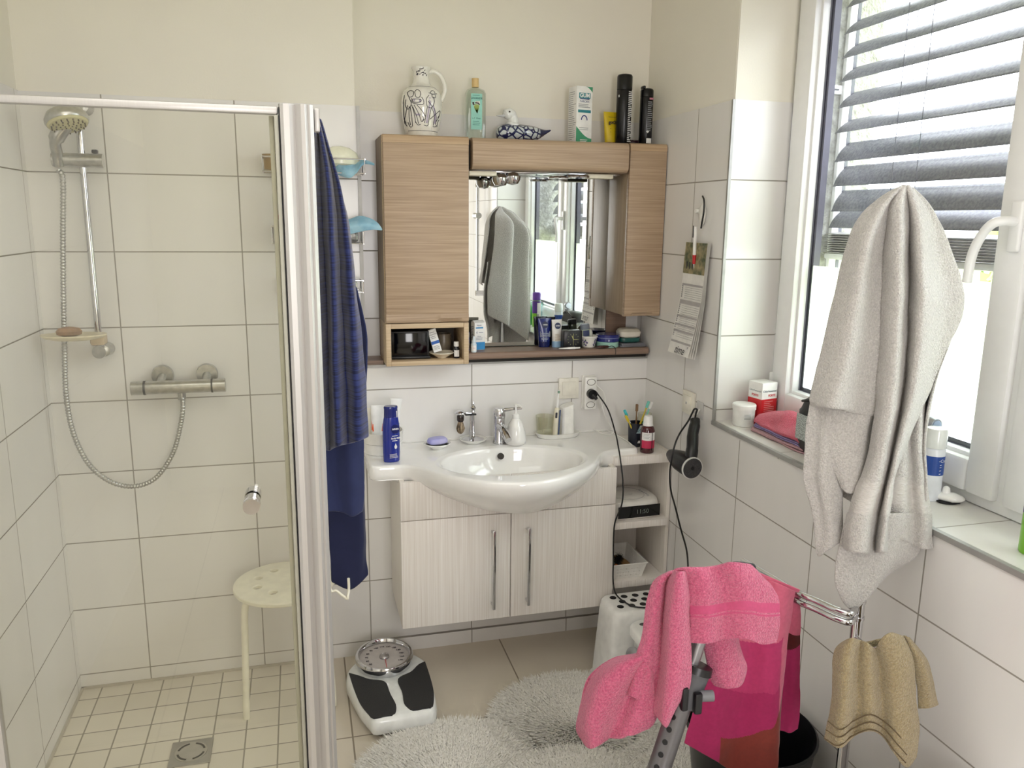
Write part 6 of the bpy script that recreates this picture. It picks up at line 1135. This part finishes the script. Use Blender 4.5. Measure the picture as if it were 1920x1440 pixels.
# ---------------------------------------------------------------- toothbrush corner right of the basin
S1 = .8295
p = at(1195, 832, z=S1)
tb_ = thing('toothbrush_cup', 'cup with a harbour picture holding toothbrushes', 'cup', (2.262, -.155, S1)); tb = Vector((2.262, -.155, S1))
g = MB(); g.lathe([(.026, 0), (.028, .002), (.032, .092), (.0305, .092), (.027, .006), (.001, .004)], 32); g.build('cup', mat('cup_dark_blue', (28, 32, 44), .3), tb_)
shp(tb_, 'sky_picture', mat('sky_print', (150, 186, 194), .5, rgb2=(206, 180, 166), scale=20), lambda g: g.patch(-.030, .030, .055, .086, FR(0, -.0315, 0, -.1), bend=.0312)); shp(tb_, 'lettering', WINK, lambda g: (g.patch(-.030, .030, .016, .026, FR(0, -.0292, 0, -.1), bend=.029), ))
shp(tb_, 'cliff_picture', mat('cliff_print', (50, 50, 56), .5, rgb2=(90, 92, 90), scale=60), lambda g: g.add([(-.028, -.0165, .056), (-.01, -.0315, .062), (.004, -.0325, .072), (.014, -.031, .060), (.024, -.023, .056)], [(0, 1, 2, 3, 4)]))
def brush(label, a, b, m, head, group=None):
    t = thing('toothbrush', label, 'toothbrush', tb+Vector(a)); d = Vector(b)-Vector(a); n = d.normalized(); g = MB(); g.tube([(0, 0, 0), d*.5, d*.82, d], [.004, .0045, .0025, .003], 8); g.build('handle', m, t, smooth=60); g = MB(); s_ = n.cross(Vector((0, -1, .2))).normalized(); u_ = s_.cross(n); X = Matrix([[*(s_), 0], [*(n), 0], [*(u_), 0], [0, 0, 0, 1]]).transposed(); X.translation = d+n*.006; g.box((0, 0, 0), (.010, .028, .010), .003); g.v = [tuple(X @ Vector(v)) for v in g.v]; g.build('bristle_head', head, t); return t
HT = mat('head_turquoise', (70, 190, 200), .5); HY = mat('brush_yellow', (214, 190, 60), .4); HW = mat('brush_white', (230, 230, 226), .4); HP = mat('brush_mint', (120, 206, 190), .4)
brush('toothbrush with turquoise head leaning far left out of the cup', (.012, .002, .014), (-.048, -.012, .128), HW, HT)
brush('yellow toothbrush leaning left below the turquoise one', (.010, -.008, .014), (-.044, -.018, .108), HY, HY)
brush('thin brown brush standing upright in the harbour cup', (.002, .008, .012), (.004, .010, .140), mat('brush_brown', (120, 92, 60), .5), mat('brown_tip', (130, 100, 70), .6))
brush('yellow and mint toothbrush leaning right out of the cup', (-.008, .0, .014), (.044, .006, .152), HY, HP)
brush('clear mint toothbrush behind the red syrup bottle', (-.004, -.010, .014), (.052, -.004, .150), HP, HW)
gj = MB(); gj.lathe([(.028, 0), (.031, .003), (.031, .085), (.027, .095), (.027, .108), (.025, .108), (.025, .095), (.029, .083), (.029, .006), (.001, .005)], 32); tag(gj.build('glass_jar', TG, loc=(2.328, -.085, S1)), 'clear empty glass jar in the corner behind the toothbrushes', 'jar')
mb_ = thing('medicine_bottle', 'dark red medicine bottle with tall white cap on the shelf edge', 'bottle', (2.268, -.248, S1))
g = MB(); g.lathe([(.024, 0), (.0265, .003), (.0265, .085), (.022, .098), (.014, .104)], 36); g.build('bottle', mat('red_brown_glass', (70, 14, 26), .1, coat=.6), mb_, smooth=50); g = MB(); g.lathe([(.0195, .103), (.0175, .112), (.0165, .132), (.0145, .140), (.001, .1405)], 32); g.build('cap', WCAP, mb_)
shp(mb_, 'label', PAPER, lambda g: g.patch(-.034, .030, .050, .080, FR(0, -.0268, 0, 0), bend=.0267)); shp(mb_, 'pink_label', mat('label_crimson', (196, 44, 84), .5), lambda g: g.patch(-.034, .030, .020, .050, FR(0, -.0268), bend=.0267)); shp(mb_, 'dark_line', BLACK, lambda g: g.patch(.0055, .0085, .012, .080, FR(0, -.0272), bend=.027, n=2)); shp(mb_, 'small_print', GREYINK, lambda g: g.lines(-.028, .000, [.074, .069, .064, .059], .0013, FR(0, -.0272), bend=.027))
# clock radio, basket
S2 = .5745
cr_ = thing('clock_radio', 'white clock radio with CD lid showing 11:50 on the middle shelf', 'clock radio', (2.232, -.175, S2), .04)
g = MB(); R = []
for z, k in ((0, .92), (.012, 1), (.05, 1.0), (.064, .96), (.070, .86)): R.append([(.104*k*math.copysign(abs(math.cos(2*PI*j/40))**.55, math.cos(2*PI*j/40)), (.098*k)*math.copysign(abs(math.sin(2*PI*j/40))**.7, math.sin(2*PI*j/40)), z) for j in range(40)])
g.rings(R); g.build('housing', mat('radio_white', (236, 234, 228), .3), cr_, smooth=50)
shp(cr_, 'display_window', BLACKG, lambda g: (g.rings([[(x, -.0995-.002*math.cos(x/.09*1.2), z) for x in [-.086+.172*i/12 for i in range(13)]] for z in (.010, .056)], False, (False, False))))
dsp = [o for o in cr_.children if o.name.startswith('display')][0]
g = MB(); g.text('11:50', .024, FR(.012, -.1030, .032)); em = mat('display_grey', (118, 128, 122), .5); g.build('digits', em, dsp, smooth=0)
g = MB(); g.tube([(-.010+.070*math.cos(2*PI*i/40), .0+.070*math.sin(2*PI*i/40), .0705) for i in range(41)], .0008, 4); g.build('lid_groove', mat('groove_grey', (170, 168, 164), .5), cr_)
shp(cr_, 'buttons', GREYINK, lambda g: [g.box((.062+.004*math.sin(i), -.045+.012*i, .0695), (.010, .004, .002)) for i in range(7)]+[g.lines(-.020, .02, [-.01, .0], .0015, Matrix.Translation((-.005, -.01, .0712)))])
bs_ = thing('storage_basket', 'white perforated plastic basket on the lowest shelf', 'basket', (2.205, -.180, .3385))
def basket_side(g, w0, w1, h, place):
    cx_n = 9; holes = []
    for i in range(cx_n):
        for j in range(3):
            x = -w0/2+w0*(i+.5)/cx_n*.86+w0*.07; z = h*(.2+.24*j)
            if (i+j) % 2 == 0: holes += [circ(x+.0035*math.cos(a_), z+.0035*math.sin(a_), .0013, 6) for a_ in (0, PI/2, PI, 1.5*PI)]
            else: holes.append(circ(x, z, .0022, 8))
    plate(g, [(-w0/2, 0), (w0/2, 0), (w1/2, h), (-w1/2, h)], holes, place, .0015)
g = MB(); bh_ = .060; wx, wy = .115, .17
basket_side(g, wx, wx+.028, bh_, lambda x, z, t: (x, -wy/2-.0135*z/bh_+t, z)); basket_side(g, wx, wx+.028, bh_, lambda x, z, t: (x, wy/2+.0135*z/bh_-t, z))
basket_side(g, wy, wy+.028, bh_, lambda y, z, t: (-wx/2-.0135*z/bh_+t, y, z)); basket_side(g, wy, wy+.028, bh_, lambda y, z, t: (wx/2+.0135*z/bh_-t, y, z))
g.box((0, 0, .001), (wx, wy, .002)); g.build('perforated_walls', WHITE, bs_, smooth=0)
g = MB(); rp = [(-.072, -.10), (.072, -.10), (.072, .10), (-.072, .10), (-.072, -.10)]; g.tube([(x, y, .0605) for x, y in rp], .0028, 8); g.build('rim', WHITE, bs_)
hb = thing('hairbrush', 'wooden paddle hairbrush lying in the white basket', 'hairbrush', (2.215, -.165, .3625), .4, rot=(.12, 0, .5)); g = MB(); g.lathe([(.020, -.006), (.026, 0), (.020, .006)], 28, sy=2.0); g.build('paddle', mat('brown_wood', (150, 116, 70), .5), hb)
hb2 = thing('hairbrush', 'black round brush with orange wooden handle in the basket', 'hairbrush', (2.185, -.20, .366), rot=(.3, .4, -.5)); g = MB(); g.cyl((0, -.005, 0), (0, -.055, 0), .007, 16); g.build('handle', mat('orange_wood', (206, 132, 78), .4), hb2); g = MB(); rr = random.Random(8)
for i in range(260):
    a = rr.uniform(0, 2*PI); y = rr.uniform(0, .05); g.tube([(0, y, 0), (.020*math.cos(a), y, .020*math.sin(a))], .0005, 3, caps=False)
g.cyl((0, -.005, 0), (0, .05, 0), .009, 12); g.build('bristles', BLACK, hb2, smooth=0)
g = MB(); g.box((0, 0, 0), (.03, .06, .045), .012); tag(g.build('black_pouch', RUBBER, loc=(2.163, -.15, .372)), 'small black pouch in the left of the basket', 'pouch')

# ---------------------------------------------------------------- step stool
ss = thing('step_stool', 'white plastic step stool with black dotted grip top', 'step stool', (2.20, -.405, 0)); SW = mat('stool_white', (240, 240, 238), .35)
ZT = .315
g = MB(); R = []
for z, gx_, gy_ in ((0, .158, .096), (.006, .160, .098), (.012, .154, .094), (.15, .146, .088), (.27, .138, .083), (.300, .134, .080), (.312, .126, .074), (.315, .118, .068)): R.append([(x, y, z) for x, y in rrect(-gx_, gx_, -gy_, gy_, .028, 5)])
g.rings(R); g.build('body', SW, ss, smooth=45)
for j in range(3):
    for i in range(5 if j != 1 else 4):
        g = MB(); x = -.094+.044*i+(.022 if j == 1 else 0); y = .040-.036*j; g.lathe([(.0125, 0), (.0125, .0008), (.011, .0014)], 20, (x, y, ZT)); g.build('grip_dot', RUBBER, ss, smooth=0)
lo = thing('potty_step', 'white rounded lidded step with grey arch in front of the dotted stool', 'step stool', (2.228, -.615, 0)); g = MB(); R = []
for z, gx_, gy_ in ((0, .128, .102), (.10, .122, .098), (.262, .116, .094)): R.append([(x, y, z) for x, y in rrect(-gx_, gx_, -gy_, gy_, .05, 8)])
g.rings(R); g.build('body', SW, lo, smooth=45)
g = MB(); R = []
for z, gx_, gy_ in ((.2625, .126, .098), (.268, .134, .104), (.292, .134, .104), (.300, .128, .098), (.303, .118, .088)): R.append([(x, y, z) for x, y in rrect(-gx_, gx_, -gy_, gy_, .055, 8)])
g.rings(R); g.build('lid', SW, lo, smooth=45)
g = MB(); g.tube(spline([(-.135, -.085, .14), (-.140, -.075, .20), (-.142, -.045, .235), (-.142, -.005, .245), (-.142, .035, .22), (-.138, .055, .16)], 6), .012, 12); g.build('arch', mat('arch_grey', (160, 160, 164), .4), lo)
g = MB(); g.lathe([(.014, 0), (.014, .0008)], 20, (-.085, .060, .3032), sy=.7); g.build('finger_hole', mat('hole_grey', (80, 80, 82), .6), lo)

# ---------------------------------------------------------------- bathroom scale
ob_ = Vector((1.29, -.33, 0)); scl = thing('bathroom_scale', 'white mechanical bathroom scale with black pads and chrome dial', 'scale', ob_)
zq = .078
def top(u, v, z=zq): p = at(630+u/6.857, 1180+v/6.857, z=z); return (p.x-ob_.x, p.y-ob_.y)
outl = [(470, 1165), (430, 1120), (300, 960), (190, 760), (135, 640), (130, 560), (150, 500), (250, 400), (380, 330), (640, 280), (900, 290), (1010, 300), (1140, 375), (1170, 420), (1235, 620), (1290, 860), (1296, 960), (1275, 1020), (1230, 1050), (900, 1110), (520, 1172)]
poly = [Vector((*top(u, v), 0)) for u, v in outl]; poly.append(poly[0]); lp = resample(spline(poly, 5), 81)[:-1]; cc = sum(lp, Vector())/len(lp)
g = MB(); R = []
for z, k in ((.014, .90), (.018, .965), (.026, 1.0), (.050, 1.0), (.064, .985), (.074, .955), (.078, .92)): R.append([(cc.x+(p.x-cc.x)*k, cc.y+(p.y-cc.y)*k, z) for p in lp])
g.rings(R); g.build('body', mat('scale_enamel', (238, 240, 238), .25, coat=.3), scl, smooth=50)
g = MB(); g.rings([[(cc.x+(p.x-cc.x)*k, cc.y+(p.y-cc.y)*k, z) for p in lp] for z, k in ((.001, .86), (.015, .88))]); g.build('base', BLACK, scl)
PAD = mat('ribbed_rubber', (26, 26, 28), .6, rgb2=(50, 50, 52), scale=520, bump=1, bscale=520, bdist=.001)
for pp_ in ([(165, 558), (300, 595), (430, 640), (570, 652), (640, 680), (665, 730), (700, 830), (765, 950), (775, 1030), (745, 1090), (620, 1112), (480, 1138), (420, 1085), (310, 945), (220, 730)], [(1145, 412), (1195, 560), (1250, 760), (1258, 900), (1232, 995), (1110, 1020), (985, 1040), (905, 985), (870, 930), (850, 800), (797, 680), (805, 625), (870, 585), (970, 540), (1060, 450)]):
    q_ = [Vector((*top(u, v, .081), 0)) for u, v in pp_]; q_.append(q_[0]); l2 = resample(spline(q_, 4), 49)[:-1]; g = MB(); g.prism([(p.x, p.y) for p in l2], .076, .0812); g.build('foot_pad', PAD, scl, smooth=30)
dc = at(630+620/6.857, 1180+330/6.857, z=.112)-ob_; X = Matrix.Translation((dc.x, dc.y, .112)) @ Matrix.Rotation(.06, 4, 'X')
g = MB(); g.lathe([(.098, -.036), (.104, -.014), (.104, .002), (.100, .008), (.094, .008), (.090, .002), (.088, -.006)], 56, X=X, caps=(False, False)); g.build('chrome_ring', CHROME, scl, smooth=50)
g = MB(); g.lathe([(.096, -.038), (.090, -.008), (.001, -.008)], 48, X=X, caps=(True, False)); dd2 = g.build('dial', mat('dial_silver', (196, 190, 188), .4), scl, smooth=50)
g = MB(); g.lathe([(.018, -.008), (.017, -.002), (.010, .003), (.001, .004)], 28, X=X); g.build('dial_hub', mat('hub_grey', (170, 166, 166), .25, .6), dd2, smooth=60)
g = MB(); g.box((.002, -.045, -.005), (.002, .05, .001)); g.v = [tuple(X @ Vector(v)) for v in g.v]; g.build('pointer', RED, dd2)
g = MB()
for i, n in enumerate(['50', '60', '70', '80', '90', '100', '110', '120', '130', '140', '150', '160', '170']):
    a = math.radians(215-20.5*i); g.text(n, .0115, X @ Matrix.Translation((.064*math.cos(a), .064*math.sin(a), -.0065)) @ Matrix.Rotation(a*0, 4, 'Z'), bold=.0003)
for i in range(60):
    a = 2*PI*i/60; g.box((.080*math.cos(a), .080*math.sin(a), -.007), (.0012, .0012, .0004), 0, 0) if False else None
g.build('numbers', INK, dd2, smooth=0)

# ---------------------------------------------------------------- shaggy rug
lobes = [(1.885, -.665, .295), (1.430, -.855, .305), (2.07, -1.02, .30), (1.60, -1.33, .30), (1.93, -1.35, .30)]; mid = (1.76, -1.02, .25)
def inrug(x, y):
    if (x-mid[0])**2+(y-mid[1])**2 < mid[2]**2: return 0
    best = None
    for i, (cx_, cy_, r) in enumerate(lobes):
        d = math.hypot(x-cx_, y-cy_)/r
        if d < 1 and (best is None or d < best[0]): best = (d, i)
    return best
rg = MB(); rr = random.Random(11); V = []; Fc = []
n = 0
for i in range(230000):
    x = rr.uniform(1.10, 2.40); y = rr.uniform(-1.66, -.34)
    b = inrug(x, y)
    if b is None: continue
    if b == 0: d, L_ = .5, mid; out = Vector((x-mid[0], y-mid[1], 0))
    else: d, L_ = b[0], lobes[b[1]]; out = Vector((x-L_[0], y-L_[1], 0))
    if y < -1.08 and rr.random() < .75: continue
    # stitched rings part the pile
    seam = min(abs(d-.56), abs(d-.0)*9)
    h = .024 if seam > .02 else .006
    out = out.normalized() if out.length > 1e-4 else Vector((1, 0, 0)); ln = out*(.016+.020*d)+Vector((rr.uniform(-.010, .010), rr.uniform(-.010, .010), 0))
    w = Vector((-out.y, out.x, 0))*.0022; r0 = Vector((x, y, .008)); k = rr.uniform(.7, 1.2)
    V += [r0-w, r0+w, r0+ln*.45*k+Vector((0, 0, h*.8*k))+w*.8, r0+ln*.45*k+Vector((0, 0, h*.8*k))-w*.8, r0+ln*k+Vector((0, 0, h*k))]
    Fc += [(n, n+1, n+2, n+3), (n+3, n+2, n+4)]; n += 5
me = bpy.data.meshes.new('bath_rug'); me.from_pydata([tuple(v-Vector((1.76, -1.0, 0))) for v in V], [], Fc); RUGM = mat('grey_shag', (242, 240, 234), .95, rgb2=(210, 206, 198), scale=160, sheen=.2); me.materials.append(RUGM)
rug = thing('bath_rug', 'light grey shaggy flower-shaped bath rug of round lobes', 'rug', (1.76, -1.0, 0)); pile = bpy.data.objects.new('pile', me); COL.objects.link(pile); pile.parent = rug; pile['kind'] = 'stuff'
g = MB()
for k, (cx_, cy_, r) in enumerate(lobes+[mid]): g.lathe([(r-.01, .0005), (r, .004), (r-.008, .010+.0002*k), (.001, .011+.0002*k)], 64, (cx_-1.76, cy_+1.0, 0))
g.build('backing', RUGM, rug)
tr_ = thing('tub_shower_rail', 'chrome shower rail on the right wall glimpsed in the mirror', 'shower', (XR-.001, -2.72, 1.14)); g = MB(); g.cyl((-.055, 0, 0), (-.055, 0, .78), .0105, 18); g.build('rail', CHROME, tr_)
for zz in (0, .78): g = MB(); g.cyl((0, 0, zz), (-.07, 0, zz), .020, 20); g.build('wall_mount', CHROME, tr_)
g = MB(); g.cyl((-.06, .06, .56), (-.06, -.07, .56), .021, 20); g.build('slider', DCHROME, tr_)
# bathtub, only its far rim comes near the lower right corner of the view
bt = thing('bathtub', 'white bathtub along the right wall beyond the towel stand', 'bathtub', (1.99, -2.56, 0)); g = MB(); R = []
for z, e in ((0, .03), (.02, .025), (.53, .006), (.55, 0), (.558, .006), (.558, .055), (.545, .068), (.35, .10), (.18, .15), (.16, .22)): R.append([(x, y, z) for x, y in rrect(-.37+e, .37-e, -.825+e, .825-e, .07, 6)])
g.rings(R); g.build('tub', CERAM, bt, smooth=50)
